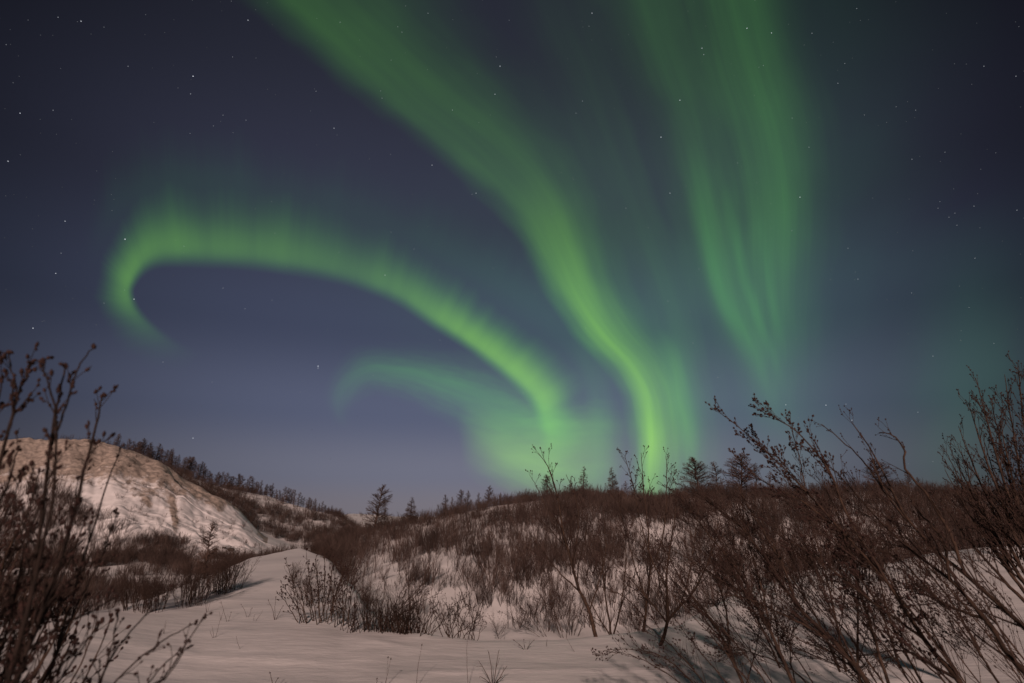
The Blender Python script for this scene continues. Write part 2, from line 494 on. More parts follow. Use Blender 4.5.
    l.new(a.outputs[0], out.inputs['Surface'])
    return m


def catmull(P, n):
    P = np.array(P, float)
    Q = np.vstack([2 * P[0] - P[1], P, 2 * P[-1] - P[-2]])
    seg = len(P) - 1
    t = np.linspace(0, seg, n)
    i = np.minimum(t.astype(int), seg - 1)
    f = (t - i)[:, None]
    p0, p1, p2, p3 = Q[i], Q[i + 1], Q[i + 2], Q[i + 3]
    return .5 * ((2 * p1) + (-p0 + p2) * f + (2 * p0 - 5 * p1 + 4 * p2 - p3) * f ** 2 + (-p0 + 3 * p1 - 3 * p2 + p3) * f ** 3)


def band(label, stations, R, low, high, rays, soft=False, nu=160, nv=24, veil=.25, ns=4.0, rays_across=False):
    """stations: sharp edge x, y, soft edge x, y, power"""
    S = catmull(stations, nu)
    S[:, 4] = np.maximum(S[:, 4], 0)
    v = np.linspace(0, 1, nv)
    x = S[:, None, 0] * (1 - v) + S[:, None, 2] * v
    y = S[:, None, 1] * (1 - v) + S[:, None, 3] * v
    a, te = ray(x, y)
    c = 1 / np.sqrt(1 + te ** 2)
    RR = R * (1 + .02 * v[None] + 0 * x)
    P = np.stack([RR * c * np.sin(a), RR * c * np.cos(a), RR * c * te + CAMZ], -1)
    i = np.arange(nu - 1)[:, None] * nv + np.arange(nv - 1)[None]
    Fq = np.stack([i, i + 1, i + nv + 1, i + nv], -1).reshape(-1, 4)
    o = mesh_obj('aurora_band', P.reshape(-1, 3), Fq, aurora_mat('aurora_glow', low, high, rays, ns, soft, veil, rays_across), smooth=True)
    # arclength along the middle of the band, so that rays keep one width
    mid = (S[:, :2] + S[:, 2:4]) / 2
    u = np.concatenate([[0], np.cumsum(np.hypot(*np.diff(mid, axis=0).T))]) / 300.
    uvl = o.data.uv_layers.new(name='band')
    UV = np.stack([np.broadcast_to(u[:, None], x.shape), np.broadcast_to(v[None], x.shape)], -1).reshape(-1, 2)
    uvl.data.foreach_set('uv', UV[Fq.ravel()].astype(np.float32).ravel())
    pa = o.data.attributes.new('power', 'FLOAT', 'POINT')
    pa.data.foreach_set('value', np.repeat(S[:, 4], nv).astype(np.float32))
    return tag(o, label, 'aurora')


LOW, HIGH, MIDC = (.42, 1.0, .08), (.12, .60, .09), (.14, .56, .10)
HAZE = (.06, .44, .14)
PALE, PALE2 = (.46, .92, .16), (.24, .66, .13)
band('green arc that curls into a hook at the left end of the sky', [
    (206, 350, 176, 384, 0), (182, 340, 138, 366, .05), (156, 322, 108, 334, .17), (140, 304, 92, 302, .38), (137, 288, 102, 252, .50), (158, 271, 142, 188, .43),
    (215, 272, 210, 182, .39), (275, 277, 280, 190, .35), (335, 287, 345, 208, .32), (388, 304, 404, 238, .38), (428, 329, 456, 272, .55),
    (470, 356, 504, 308, .72), (503, 382, 548, 338, .78), (526, 406, 582, 368, .76), (536, 432, 588, 410, .44), (540, 458, 590, 446, .20), (540, 484, 590, 480, 0)],
    5600, LOW, HIGH, 8, veil=.30, nu=260, nv=30, rays_across=True, ns=2.5)
band('soft upper fringe fading upward from the left arc', [
    (90, 300, 78, 210, 0), (134, 262, 122, 130, .07), (206, 250, 200, 120, .10), (286, 260, 292, 140, .08), (370, 276, 388, 170, .07), (440, 306, 474, 210, .08), (510, 348, 556, 260, .08), (560, 390, 610, 330, .05), (590, 430, 630, 400, 0)],
    5610, HIGH, HAZE, 9, soft=True, veil=.1, nu=160, nv=20, rays_across=True)
band('broad green band sweeping down from the top centre to the hill crest', [
    (150, -110, 400, -190, .18), (228, 0, 460, -60, .20), (288, 52, 500, 6, .22), (360, 110, 552, 64, .22), (430, 162, 600, 116, .23), (484, 210, 626, 170, .29),
    (519, 258, 638, 230, .42), (542, 300, 650, 284, .54), (569, 338, 672, 325, .60), (600, 368, 700, 360, .62), (618, 400, 712, 396, .70),
    (624, 438, 716, 440, .80), (624, 470, 714, 474, .66), (624, 505, 710, 508, .35), (624, 540, 706, 540, 0)],
    5400, LOW, HIGH, 5, veil=.35, nu=260, nv=40)
band('bright lower core of the broad central band', [
    (490, 190, 560, 160, 0), (520, 240, 590, 214, .08), (543, 288, 612, 268, .12), (572, 334, 640, 318, .12), (602, 368, 668, 358, .10), (620, 402, 680, 400, .08), (624, 440, 684, 440, .08), (624, 480, 680, 480, 0)],
    5390, LOW, LOW, 5, soft=True, veil=.1)
band('faint veil of light right of the broad central band', [
    (420, -120, 620, -150, .02), (470, 0, 640, -20, .04), (520, 110, 676, 90, .10), (570, 220, 710, 205, .14), (606, 300, 736, 290, .17), (630, 370, 746, 362, .22), (650, 440, 750, 436, .18), (664, 490, 750, 490, .07), (664, 530, 750, 530, 0)],
    5300, MIDC, MIDC, 7, soft=True, veil=.2)
band('short green streak low beside the foot of the central band', [
    (644, 330, 676, 326, 0), (650, 360, 696, 352, .22), (656, 400, 704, 396, .34), (668, 436, 710, 434, .34), (674, 470, 712, 470, .14), (676, 496, 708, 496, 0)],
    5250, LOW, HIGH, 3, soft=True)
band('long left strand of the tall curtain right of centre', [
    (520, -80, 700, -100, .15), (560, 0, 722, -20, .18), (600, 70, 734, 56, .19), (630, 130, 746, 122, .22), (648, 190, 756, 184, .28), (664, 240, 766, 238, .32),
    (678, 290, 776, 286, .32), (698, 330, 786, 326, .27), (716, 366, 800, 360, .16), (730, 400, 806, 396, .07), (760, 440, 800, 440, 0)],
    5200, MIDC, MIDC, 6, soft=True, veil=.22, nu=220, nv=34)
band('dim fill between the strands of the tall curtain', [
    (610, -60, 800, -70, .19), (634, 60, 836, 60, .23), (660, 130, 852, 130, .27), (684, 200, 854, 200, .30), (690, 260, 850, 262, .33), (702, 310, 842, 312, .28), (708, 356, 842, 358, .18), (712, 400, 838, 404, .10), (716, 440, 834, 440, 0)],
    5180, MIDC, MIDC, 14, soft=True, veil=.2, nu=160, nv=34)
band('narrow bright fold inside the tall right curtain', [
    (674, 140, 708, 136, 0), (682, 214, 724, 209, .16), (690, 262, 732, 254, .24), (704, 310, 746, 299, .24), (726, 350, 770, 339, .15), (750, 390, 784, 380, .07), (764, 424, 796, 420, 0)],
    5150, HIGH, HIGH, 2, veil=.2, soft=True)
band('second thin fold running beside the bright one in the tall curtain', [
    (712, 180, 738, 178, 0), (720, 232, 748, 230, .16), (730, 280, 758, 276, .20), (746, 326, 774, 320, .16), (764, 366, 788, 360, .08), (776, 400, 796, 396, 0)],
    5140, HIGH, HIGH, 2, veil=.1, soft=True)
band('third thin fold running beside the others in the tall curtain', [
    (738, 190, 768, 190, 0), (748, 240, 776, 240, .10), (756, 290, 784, 288, .14), (766, 330, 792, 328, .12), (776, 370, 796, 368, 0)],
    5130, HIGH, HIGH, 2, veil=.1, soft=True)
band('curved right strand of the tall curtain', [
    (790, -80, 690, -80, .09), (802, -10, 704, -6, .13), (818, 50, 714, 58, .14), (830, 104, 726, 112, .16), (836, 160, 734, 162, .17), (830, 210, 738, 206, .17), (826, 260, 744, 256, .12), (820, 310, 752, 306, .06), (812, 350, 760, 346, 0)],
    5120, MIDC, MIDC, 4, soft=True, nu=160)
band('small ragged band low in the centre left of the sky', [
    (354, 434, 326, 420, 0), (356, 412, 322, 384, .14), (378, 400, 352, 344, .30), (412, 410, 408, 340, .42), (446, 430, 458, 344, .52), (480, 450, 502, 352, .50), (516, 462, 534, 366, .44), (556, 468, 572, 390, .28), (590, 470, 600, 426, 0)],
    5050, HIGH, HIGH, 5, soft=True, veil=.25, ns=12)
band('pale yellow green swirl low above the middle hill', [
    (462, 476, 456, 400, 0), (476, 488, 486, 404, .26), (500, 498, 520, 410, .48), (530, 508, 552, 404, .52), (562, 510, 580, 396, .44), (592, 508, 600, 392, .34), (622, 506, 620, 396, .12), (640, 500, 640, 400, 0)],
    5000, PALE, PALE2, 3, soft='flat', veil=.35, ns=11)
band('upper pale swirl joining the ragged band to the central glow', [
    (450, 438, 466, 384, 0), (480, 466, 500, 384, .34), (522, 470, 540, 382, .44), (560, 470, 576, 388, .36), (592, 466, 606, 390, .22), (624, 458, 634, 396, .08), (650, 456, 660, 400, 0)],
    4980, PALE2, PALE2, 5, soft=True, veil=.25, ns=12)
band('second pale swirl rising behind the hill crest', [
    (480, 470, 494, 424, 0), (508, 500, 528, 430, .34), (546, 514, 566, 436, .42), (586, 518, 596, 440, .26), (620, 520, 624, 436, 0)],
    4950, PALE, PALE2, 5, soft=True, veil=.3, ns=10)
band('dim green column joining the swirl to the central band', [
    (552, 330, 600, 310, 0), (562, 380, 622, 366, .12), (572, 430, 628, 424, .20), (576, 480, 624, 480, .14), (580, 520, 620, 520, 0)],
    4940, HIGH, HIGH, 4, soft=True, veil=.1)
band('wide dim green haze over the centre of the sky', [
    (240, 360, 300, 80, 0), (360, 430, 430, 90, .04), (470, 490, 600, 110, .10), (560, 540, 720, 140, .12), (640, 560, 830, 160, 0)],
    5800, HAZE, HAZE, 1.5, soft=True, veil=0, nv=30)
band('wide dim green haze over the right part of the sky', [
    (540, -160, 1080, -120, .04), (580, -20, 1040, -40, .06), (620, 120, 1010, 100, .08), (600, 240, 980, 230, .15), (610, 340, 950, 340, .19), (630, 420, 930, 420, .17), (700, 500, 900, 500, .06), (720, 540, 900, 540, 0)],
    5750, HAZE, HAZE, 3, soft=True, veil=0, nv=30)
band('faint lone glow above the hills at the far right', [
    (830, 250, 1080, 160, 0), (830, 330, 1100, 260, .10), (830, 400, 1100, 350, .20), (830, 460, 1080, 430, .16), (840, 520, 1060, 500, .05), (850, 545, 1040, 540, 0)],
    5700, HAZE, HAZE, 1.5, soft=True, veil=0)

# ------------------------------------------------------------------ stars
rng = np.random.default_rng(11)
STARS = [(58, 17, 2), (81, 21, 3), (128, 66, 2), (193, 76, 5), (20, 113, 3), (53, 110, 2), (223, 115, 2), (248, 20, 3), (340, 22, 2), (316, 91, 2), (334, 128, 3),
         (246, 120, 2), (8, 161, 3), (65, 221, 3), (125, 239, 6), (61, 253, 2), (104, 303, 1.5), (33, 328, 4), (134, 299, 4), (184, 246, 2), (272, 300, 1.5),
         (223, 288, 2), (385, 275, 3), (432, 165, 3), (476, 193, 3), (414, 249, 2), (391, 232, 1.5), (500, 66, 4), (495, 94, 3), (382, 98, 2), (402, 32, 2), (428, 13, 2),
         (747, 28, 4), (702, 48, 3), (680, 100, 4), (661, 137, 5), (670, 193, 3), (800, 197, 4), (812, 33, 2), (809, 147, 2), (838, 83, 2), (912, 159, 2), (984, 66, 2),
         (1016, 76, 2), (938, 208, 1.5), (949, 217, 1.5), (955, 213, 1.5), (974, 206, 2), (957, 225, 1.5), (975, 258, 2), (668, 301, 2.5), (576, 113, 2), (626, 208, 2),
         (848, 248, 2), (858, 279, 2.5), (318, 366, 7), (318, 368, 3), (193, 438, 4), (826, 405, 4), (846, 404, 2.5), (852, 420, 3), (918, 412, 2), (933, 356, 2.5), (1017, 210, 2),
         (163, 362, 2), (212, 382, 1.5), (589, 26, 1.5), (592, 13, 3), (440, 340, 1.5), (523, 393, 2), (614, 353, 2), (693, 343, 2), (300, 392, 1.5), (945, 152, 1.5)]
for k in range(720):
    STARS.append((rng.uniform(-150, 1174), rng.uniform(-160, 470), min(3.2, .3 + rng.pareto(2.2) * .45)))
ph = (1 + 5 ** .5) / 2
ico = np.array([(-1, ph, 0), (1, ph, 0), (-1, -ph, 0), (1, -ph, 0), (0, -1, ph), (0, 1, ph), (0, -1, -ph), (0, 1, -ph), (ph, 0, -1), (ph, 0, 1), (-ph, 0, -1), (-ph, 0, 1)]) / 1.902
icf = np.array([(0, 11, 5), (0, 5, 1), (0, 1, 7), (0, 7, 10), (0, 10, 11), (1, 5, 9), (5, 11, 4), (11, 10, 2), (10, 7, 6), (7, 1, 8), (3, 9, 4), (3, 4, 2), (3, 2, 6), (3, 6, 8), (3, 8, 9), (4, 9, 5), (2, 4, 11), (6, 2, 10), (8, 6, 7), (9, 8, 1)])
SV, SF, SB = [], [], []
for k, (x, y, b_) in enumerate(STARS):
    a, te = ray(x, y)
    c = 1 / math.sqrt(1 + te ** 2)
    R = 7200
    p = np.array([R * c * math.sin(a), R * c * math.cos(a), R * c * te])
    r = 3.6 if b_ < 3 else 4.8
    SV.append(p + ico * r); SF.append(icf + 12 * k)
    SB.append(np.full(12, min(b_, 7)))
m = bpy.data.materials.new('starlight'); m.use_nodes = True; m.cycles.emission_sampling = 'NONE'
n, l = m.node_tree.nodes, m.node_tree.links
n.clear()
o_ = n.new('ShaderNodeOutputMaterial'); em = n.new('ShaderNodeEmission'); aa = n.new('ShaderNodeAttribute'); aa.attribute_name = 'magnitude'
em.inputs['Color'].default_value = (.86, .90, 1, 1)
mm = n.new('ShaderNodeMath'); mm.operation = 'MULTIPLY'; mm.inputs[1].default_value = .19
l.new(aa.outputs['Fac'], mm.inputs[0]); l.new(mm.outputs[0], em.inputs['Strength']); l.new(em.outputs[0], o_.inputs[0])
so = mesh_obj('stars', np.concatenate(SV), np.concatenate(SF), m)
sa_ = so.data.attributes.new('magnitude', 'FLOAT', 'POINT')
sa_.data.foreach_set('value', np.concatenate(SB).astype(np.float32))
tag(so, 'small white stars scattered over the night sky', 'stars', kind='stuff')


# ------------------------------------------------------------------ plants: growth
def rand_perp(rng, d):
    v = rng.normal(size=3)
    v -= d * v.dot(d)
    return norm(v)


def grow(rng, p, d, L, r0, r1, nseg, wob=.12, up=0.0, bend=None):
    pts = [p]; d = norm(d)
    s = L / nseg
    for k in range(nseg):
        d = d + rng.normal(size=3) * wob
        d[2] += up
        if bend is not None:
            d = d + bend
        d = norm(d)
        p = p + d * s
        pts.append(p)
    t = np.linspace(0, 1, nseg + 1)
    return np.array(pts), r0 + (r1 - r0) * t ** .8


def ramify(rng, line, out, per_m, ratio, ang, levels, t0=.25, up=.05, rmin=.0012, lmin=.05, buds=None, budsz=(.008, .004), wob=.14, bend=None, seg=.09, lmax=9, budn=.0):
    pts, rad = line
    ds = np.linalg.norm(np.diff(pts, axis=0), axis=1)
    cum = np.concatenate([[0], np.cumsum(ds)])
    L = cum[-1]
    nb = max(1, int(L * per_m * (1 - t0) * rng.uniform(.8, 1.25)))
    for _ in range(nb):
        t = t0 + (1 - t0) * rng.random() ** .85
        s = t * L
        k = min(int(np.searchsorted(cum, s)), len(pts) - 1); k = max(k, 1)
        f = (s - cum[k - 1]) / (ds[k - 1] + 1e-9)
        p = pts[k - 1] * (1 - f) + pts[k] * f
        tg = norm(pts[k] - pts[k - 1])
        a = math.radians(rng.uniform(*ang))
        d = norm(tg * math.cos(a) + rand_perp(rng, tg) * math.sin(a))
        ll = min(lmax, L * ratio * (1.15 - t) * rng.uniform(.5, 1.2) + lmin)
        r = max(rmin, (rad[k - 1] * (1 - f) + rad[k] * f) * .55)
        ns = max(2, min(7, int(ll / seg)))
        ln = grow(rng, p, d, ll, r, max(rmin * .7, r * .35), ns, wob, up, bend)
        out.append(ln)
        if buds is not None:
            if rng.random() < .8:
                buds.append((ln[0][-1], ln[0][-1] - ln[0][-2], budsz[0] * rng.uniform(.7, 1.4), budsz[1] * rng.uniform(.7, 1.3)))
            for q in range(rng.poisson(ll * budn)):
                w = rng.random() * .9 + .1
                kk = min(int(w * ns), ns - 1)
                pp = ln[0][kk] + (ln[0][kk + 1] - ln[0][kk]) * rng.random()
                buds.append((pp + rand_perp(rng, d) * budsz[1] * .6, d + rng.normal(size=3) * .4, budsz[0] * rng.uniform(.5, 1.), budsz[1] * rng.uniform(.5, 1.)))
        if levels > 1:
            ramify(rng, ln, out, per_m * 1.35, ratio * .95, ang, levels - 1, .2, up, rmin, lmin * .7, buds, budsz, wob, bend, seg, lmax, budn)


def build_shrub(name, label, cat, stems, twigs, buds, base, group=None, sides=6, tsides=4, bark=None, twigm=None):
    e = empty(name, base, label, cat, group)
    off = np.array(base)
    for s in stems:
        V, Fc = tubes([s], sides)
        mesh_obj('stem', V - off, Fc, bark or M_BARK, e, smooth=True)
    if twigs:
        V, Fc = tubes(twigs, tsides)
        nt = len(Fc)
        if buds:
            V2, F2 = spindles(buds)
            Fc = np.concatenate([Fc, F2 + len(V)]); V = np.concatenate([V, V2])
        o = mesh_obj('crown', V - off, Fc, twigm or M_TWIG, e, smooth=True)
        if buds:
            o.data.materials.append(M_DARK)
            o.data.polygons.foreach_set('material_index', (np.arange(len(Fc)) >= nt).astype(np.int32))
    return e


def px_stem(tbl, r0, r1, n=16, rng=None, jit=.0):
    """stem through points (x, y, distance)"""
    P = np.array([at(x, y, d) for x, y, d in tbl])
    Q = catmull(P, n)
    if rng is not None and jit:
        w = rng.normal(size=Q.shape) * jit
        w[0] = 0
        Q = Q + w
    t = np.linspace(0, 1, n)
    return Q, r0 + (r1 - r0) * t


# ------------------------------------------------------------------ larches on the crests
def larch_proto(seed, wide, dense, spruce=False):
    """unit-height tree standing at the origin: trunk line and crown lines"""
    rg = np.random.default_rng(seed)
    tp, tr = grow(rg, np.zeros(3), np.array([rg.normal() * .03, rg.normal() * .03, 1]), 1.0, .017, .002, 9, .025, .03)
    tp[:, 2] *= 1 / tp[-1, 2]
    crown = []
    nb = int(80 * dense)
    for k in range(nb):
        t = .10 + .87 * (k + rg.random()) / nb
        i = min(int(t * 9), 8); f = t * 9 - i
        p = tp[i] * (1 - f) + tp[i + 1] * f
        w = rg.uniform(0, 2 * math.pi)
        if spruce:
            ln = wide * (1 - t) ** .85 * rg.uniform(.75, 1.05) + .02
            d = np.array([math.cos(w), math.sin(w), .05 - .15 * (1 - t)])
            up = .04
        else:
            ln = wide * (math.sin(math.pi * min(1, (t * .8 + .18))) ** .8) * rg.uniform(.5, 1.1) + .015
            d = np.array([math.cos(w), math.sin(w), .30 + .5 * t])
            up = .05
        b_ = grow(rg, p, d, ln, .0060, .0024, 4, .10, up)
        crown.append(b_)
        ramify(rg, b_, crown, 70 if not spruce else 60, .5, (30, 60), 2 if spruce else 1, .12, .03, .0023, .02, wob=.12, seg=.03, lmax=.12)
    return (tp, tr), crown


LP = []
for sd, wd, dn, sp_ in ((1, .17, 1.0, False), (2, .22, 1.1, False), (3, .13, .8, False), (4, .27, 1.2, True), (5, .20, 1.0, True), (6, .30, 1.3, False), (7, .15, .9, False)):
    tk, crn = larch_proto(sd, wd, dn, sp_)
    tv = tubes([tk], 5); cv = tubes(crn, 3)
    a = mesh_obj('trunk', tv[0], tv[1], M_LARCH, link=False).data
    c = mesh_obj('crown', cv[0], cv[1], M_LARCH, link=False).data
    LP.append((a, c))


def plant_larch(px, top, d, kind, label, group=None, widen=1.0, name='larch_tree', rs=[50]):
    rs[0] += 1
    r_ = random.Random(rs[0])
    base = on_ground(px, d)
    _, te = ray(px, top)
    h = max(1.2, CAMZ + d * float(te) - base[2])
    e = empty(name, base - np.array([0, 0, .05]), label, 'tree', group)
    e.scale = (h * widen, h * widen, h)
    e.rotation_euler = (0, 0, r_.uniform(0, 6.28))
    for nm, me in zip(('trunk', 'crown'), LP[kind]):
        o = bpy.data.objects.new(nm, me)
        COL.objects.link(o)
        o.parent = e
    return e


plant_larch(375, 484, 58, 1, 'tall sparse larch standing alone in the notch left of the middle hill', widen=1.5)
plant_larch(411, 496, 60, 3, 'dark conical spruce just right of the lone larch by the notch', name='spruce_tree', widen=1.3)
plant_larch(386, 504, 61, 0, 'small larch between the lone larch and the conical spruce')
CR = [(445, 494, 0), (451, 496, 2), (461, 489, 1), (467, 490, 0), (478, 492, 6), (487, 485, 1), (493, 492, 2), (501, 492, 0)]
for x, y, k in CR:
    plant_larch(x, y, 63, k, 'small larch in the loose row on the left shoulder of the middle hill', 'larches on the left shoulder of the middle hill', 1.25)
plant_larch(548, 474, 63, 1, 'bushy larch on the hill crest behind the leaning willow tips', widen=1.5)
plant_larch(572, 476, 63, 2, 'thin pale larch on the crest left of the pointed one', widen=1.1)
plant_larch(584, 465, 63, 4, 'pointed larch on the highest part of the middle hill crest', name='larch_tree', widen=1.25)
plant_larch(614, 466, 63, 3, 'dense dark spruce right of the pointed larch on the crest', name='spruce_tree', widen=1.0)
plant_larch(626, 480, 63, 2, 'short thin larch at the right foot of the dense crest spruce', widen=1.2)
plant_larch(701, 457, 61, 5, 'broad rounded larch on the crest left of the twin thin trees', widen=1.6)
plant_larch(720, 461, 61, 0, 'thin upright larch between the two broad crest larches', widen=1.6)
plant_larch(743, 453, 60, 5, 'broadest dark larch on the crest behind the leaning twigs', widen=1.7)
plant_larch(759, 464, 61, 2, 'slim larch close right of the broadest crest larch', widen=1.2)
plant_larch(773, 470, 62, 6, 'slim larch half hidden by the leaning twigs on the right crest', widen=1.2)
plant_larch(886, 458, 62, 5, 'broad larch on the right crest below the hooked branch', widen=1.6)
plant_larch(913, 470, 64, 1, 'faint rounded larch right of the broad larch on the right crest', widen=1.2)
plant_larch(925, 476, 65, 6, 'low thin larch at the right end of the crest', widen=1.2)
plant_larch(214, 522, 60, 0, 'sparse young larch standing in the valley below the bluff', widen=1.1)
plant_larch(103, 432, 136, 1, 'lone bushy larch on the lip of the snowy bluff', widen=1.3)
plant_larch(46, 437, 140, 1, 'low bushy larch on the bluff seen between the budded stems', widen=1.6)
rg = random.Random(8)
xs = [118 + 3.2 * k + rg.uniform(-1.2, 1.2) for k in range(72)]
for x in xs:
    hh = np.interp(x, [118, 150, 195, 205, 230, 300, 345], [13, 18, 15, 9, 14, 11, 6]) * rg.uniform(.7, 1.15)
    by = np.interp(x, [118, 155, 194, 220, 250, 285, 315, 337, 352], [449, 464, 476, 485, 491, 500, 508, 515, 524])
    plant_larch(x, by - hh, 199 + rg.uniform(-4, 5), rg.choice([0, 2, 6, 1]), 'distant larch in the long row along the left ridge', 'larches in the row along the left ridge', 1.55)

# ------------------------------------------------------------------ hillside thickets
PROTO = []
for s in range(10):
    r_ = np.random.default_rng(100 + s)
    L = []
    for k in range(r_.integers(8, 13)):
        w = r_.uniform(0, 6.283); q = r_.uniform(.02, .36)
        d = np.array([math.cos(w) * r_.uniform(.1, .55) - .05, math.sin(w) * r_.uniform(.1, .45), 1])
        ln = grow(r_, np.array([q * math.cos(w), q * math.sin(w), -.05]), d, r_.uniform(.6, 1.08), .0085, .0030, 4, .11, .05)
        L.append(ln)
        ramify(r_, ln, L, 15, .40, (12, 36), 1, .10, .10, .0027, .09, wob=.10, seg=.18)
    PROTO.append(tubes(L, 3))
PROTO_ME = [mesh_obj('hillside_shrub', v, f, M_FAR, link=False).data for v, f in PROTO]

rg = np.random.default_rng(77)


def scatter(n, a0, a1, d0, d1, dens):
    """keeps points of a uniform cover of the ground by a density"""
    a = rg.uniform(a0, a1, n); d = np.sqrt(rg.uniform(d0 ** 2, d1 ** 2, n))
    x, y = d * np.sin(a), d * np.cos(a)
    z = ground(x, y)
    px, py = seen(x, y, z)
    keep = rg.random(n) < dens(px, py, d, x, y)
    return np.stack([x, y, z], 1)[keep], d[keep], px[keep], py[keep]


def dens_hill(px, py, d, x, y):
    t = np.clip((d - 30) / 32, -.2, 1.1)
    pn = fbm(x / 5, y / 5 + 20, 3)
    base = np.interp(t, [-.1, 0, .2, .45, .8, .93, 1.0, 1.1], [.15, .42, .72, .85, .92, 1, 1, .8])
    lowl = np.interp(px, [320, 380, 480, 560], [1.0, .55, .8, 1.0])
    base = np.where(t < .42, base * np.interp(px, [300, 340, 480, 540, 1000], [.28, .26, .45, .9, .9]), base)
    patch = np.clip(.66 + pn * .60, .25, 1.1)
    patch = np.where(t > .9, 1, patch)
    right = np.where((px > 740) & (t < .22), .34, np.where(px > 740, .6, 1))
    return base * patch * lowl * right


hp, hd, hx, hy = scatter(9000, A_OF([318])[0], A_OF([1090])[0], 27, 66, dens_hill)


def dens_valley(px, py, d, x, y):
    pn = fbm(x / 7, y / 7 + 70, 3)
    b_ = np.clip(.46 + pn * 1.2, .03, 1.0)
    clear = ((px > 195) & (px < 262) & (py < 556)) | ((px > 85) & (px < 150) & (py > 558) & (py < 574))
    b_ = np.where(clear, .03, b_)
    # on the foot of the bluff only at the left
    lim = np.interp(px, [-60, 0, 50, 90, 140, 200, 262], [455, 474, 492, 520, 538, 545, 556])
    b_ = np.where(py < lim, .015, b_)
    b_ = np.where(d > 104, b_ * .85, b_)
    return b_


vp, vd, vx, vy = scatter(4600, A_OF([-60])[0], A_OF([300])[0], 36, 126, dens_valley)


def dens_slope(px, py, d, x, y):
    pn = fbm(x / 9, y / 9 + 30, 3)
    snowpatch = np.exp(-((px - 292 - (py - 505) * 1.6) / 30) ** 2 - ((py - 507) / 7) ** 2)
    b_ = np.clip(.65 + pn * .9, .08, 1) * (1 - .9 * snowpatch)
    return np.where(px < 190, .35, b_)


sp_, sd_, sx, sy = scatter(4200, A_OF([120])[0], A_OF([372])[0], 148, 207, dens_slope)


def dens_foot(px, py, d, x, y):
    pn = fbm(x / 6, y / 6 + 10, 2)
    lim = np.interp(px, [-60, 0, 40, 60, 90, 110, 140, 180], [468, 478, 484, 492, 516, 524, 536, 543])
    return np.where(py > lim, np.clip(.45 + pn * .9, .05, 1), 0)


gp_, gd_, _, _ = scatter(1500, A_OF([-60])[0], A_OF([190])[0], 92, 124, dens_foot)


def dens_lip(px, py, d, x, y):
    return np.full(px.shape, .85)


lp_, ld_, _, _ = scatter(170, A_OF([-40])[0], A_OF([120])[0], 136, 146, dens_lip)
bp_, bd_, _, _ = scatter(620, A_OF([60])[0], A_OF([262])[0], 106, 134, lambda px, py, d, x, y: np.where(fbm(x / 4, y / 4, 2) > .1, .6, .1))
fp_, fd_, _, _ = scatter(260, A_OF([310])[0], A_OF([440])[0], 420, 560, lambda px, py, d, x, y: np.where(fbm(x / 30, y / 30, 2) > .1, .9, .15))


def hsize(px, d, pz, lo, hi):
    return rg.uniform(lo, hi, len(d))


hs = rg.uniform(.7, 2.0, len(hd)) * np.interp(hd, [28, 45, 58, 66], [.9, 1.0, .78, .5])
hs *= np.where(hx > 560, np.interp(hx, [560, 700, 1000], [1.0, 1.15, 1.1]), 1)
vs = rg.uniform(.8, 2.0, len(vd)) * np.interp(vd, [36, 60, 120], [.7, .85, 1.1])
ss = rg.uniform(.9, 2.6, len(sd_))
ls = rg.uniform(.8, 1.8, len(ld_))
bs = rg.uniform(.3, .95, len(bd_))
fs = rg.uniform(1.5, 3, len(fd_))
gs = rg.uniform(1.3, 2.7, len(gd_))


def put(p, s, label, group):
    k = int(rg.integers(0, len(PROTO_ME)))
    o = bpy.data.objects.new('hillside_shrub', PROTO_ME[k])
    o.location = tuple(p); o.scale = (s * rg.uniform(.8, 1.15),) * 2 + (s,)
    o.rotation_euler = (0, 0, float(rg.uniform(0, 6.28)))
    COL.objects.link(o)
    return tag(o, label, 'shrub', group)


def merge(name, P, S, label, m, flat=.9):
    if not len(P):
        return
    VV, FF, off = [], [], 0
    for p, s in zip(P, S):
        v, f = PROTO[int(rg.integers(0, len(PROTO)))]
        w = rg.uniform(0, 6.283); c, q = math.cos(w), math.sin(w)
        R = np.array([[c, -q, 0], [q, c, 0], [0, 0, 1]])
        k = s * rg.uniform(.8, 1.2)
        VV.append((v @ R.T) * np.array([k, k, s]) + p); FF.append(f + off); off += len(v)
    o = mesh_obj(name, np.concatenate(VV), np.concatenate(FF), m)
    return tag(o, label, 'thicket', kind='stuff')


order = np.argsort(hd / hs)
near = order[:230]
for i in near:
    put(hp[i], hs[i], 'small leafless brown shrub in the thicket on the lower middle hillside', 'shrubs low on the middle hillside')
rest = order[230:]
merge('hillside_thicket', hp[rest], hs[rest], 'dense leafless brown brush covering the middle hill up to its crest', M_FAR)
order = np.argsort(vd / vs)
for i in order[:70]:
    put(vp[i], vs[i], 'leafless brown shrub on the valley floor behind the left snow bank', 'shrubs on the valley floor at the left')
rest = order[70:]
merge('valley_thicket', np.concatenate([vp[rest], gp_]), np.concatenate([vs[rest], gs]), 'leafless brown brush filling the valley below the snowy bluff', M_FAR)
merge('ridge_thicket', np.concatenate([sp_, lp_, bp_]), np.concatenate([ss, ls, bs]), 'low dark brush on the far left slope and along the bluff lip', M_FAR)
merge('distant_brush', fp_, fs, 'tiny dark brush on the distant snowy rise in the notch', M_FAR)

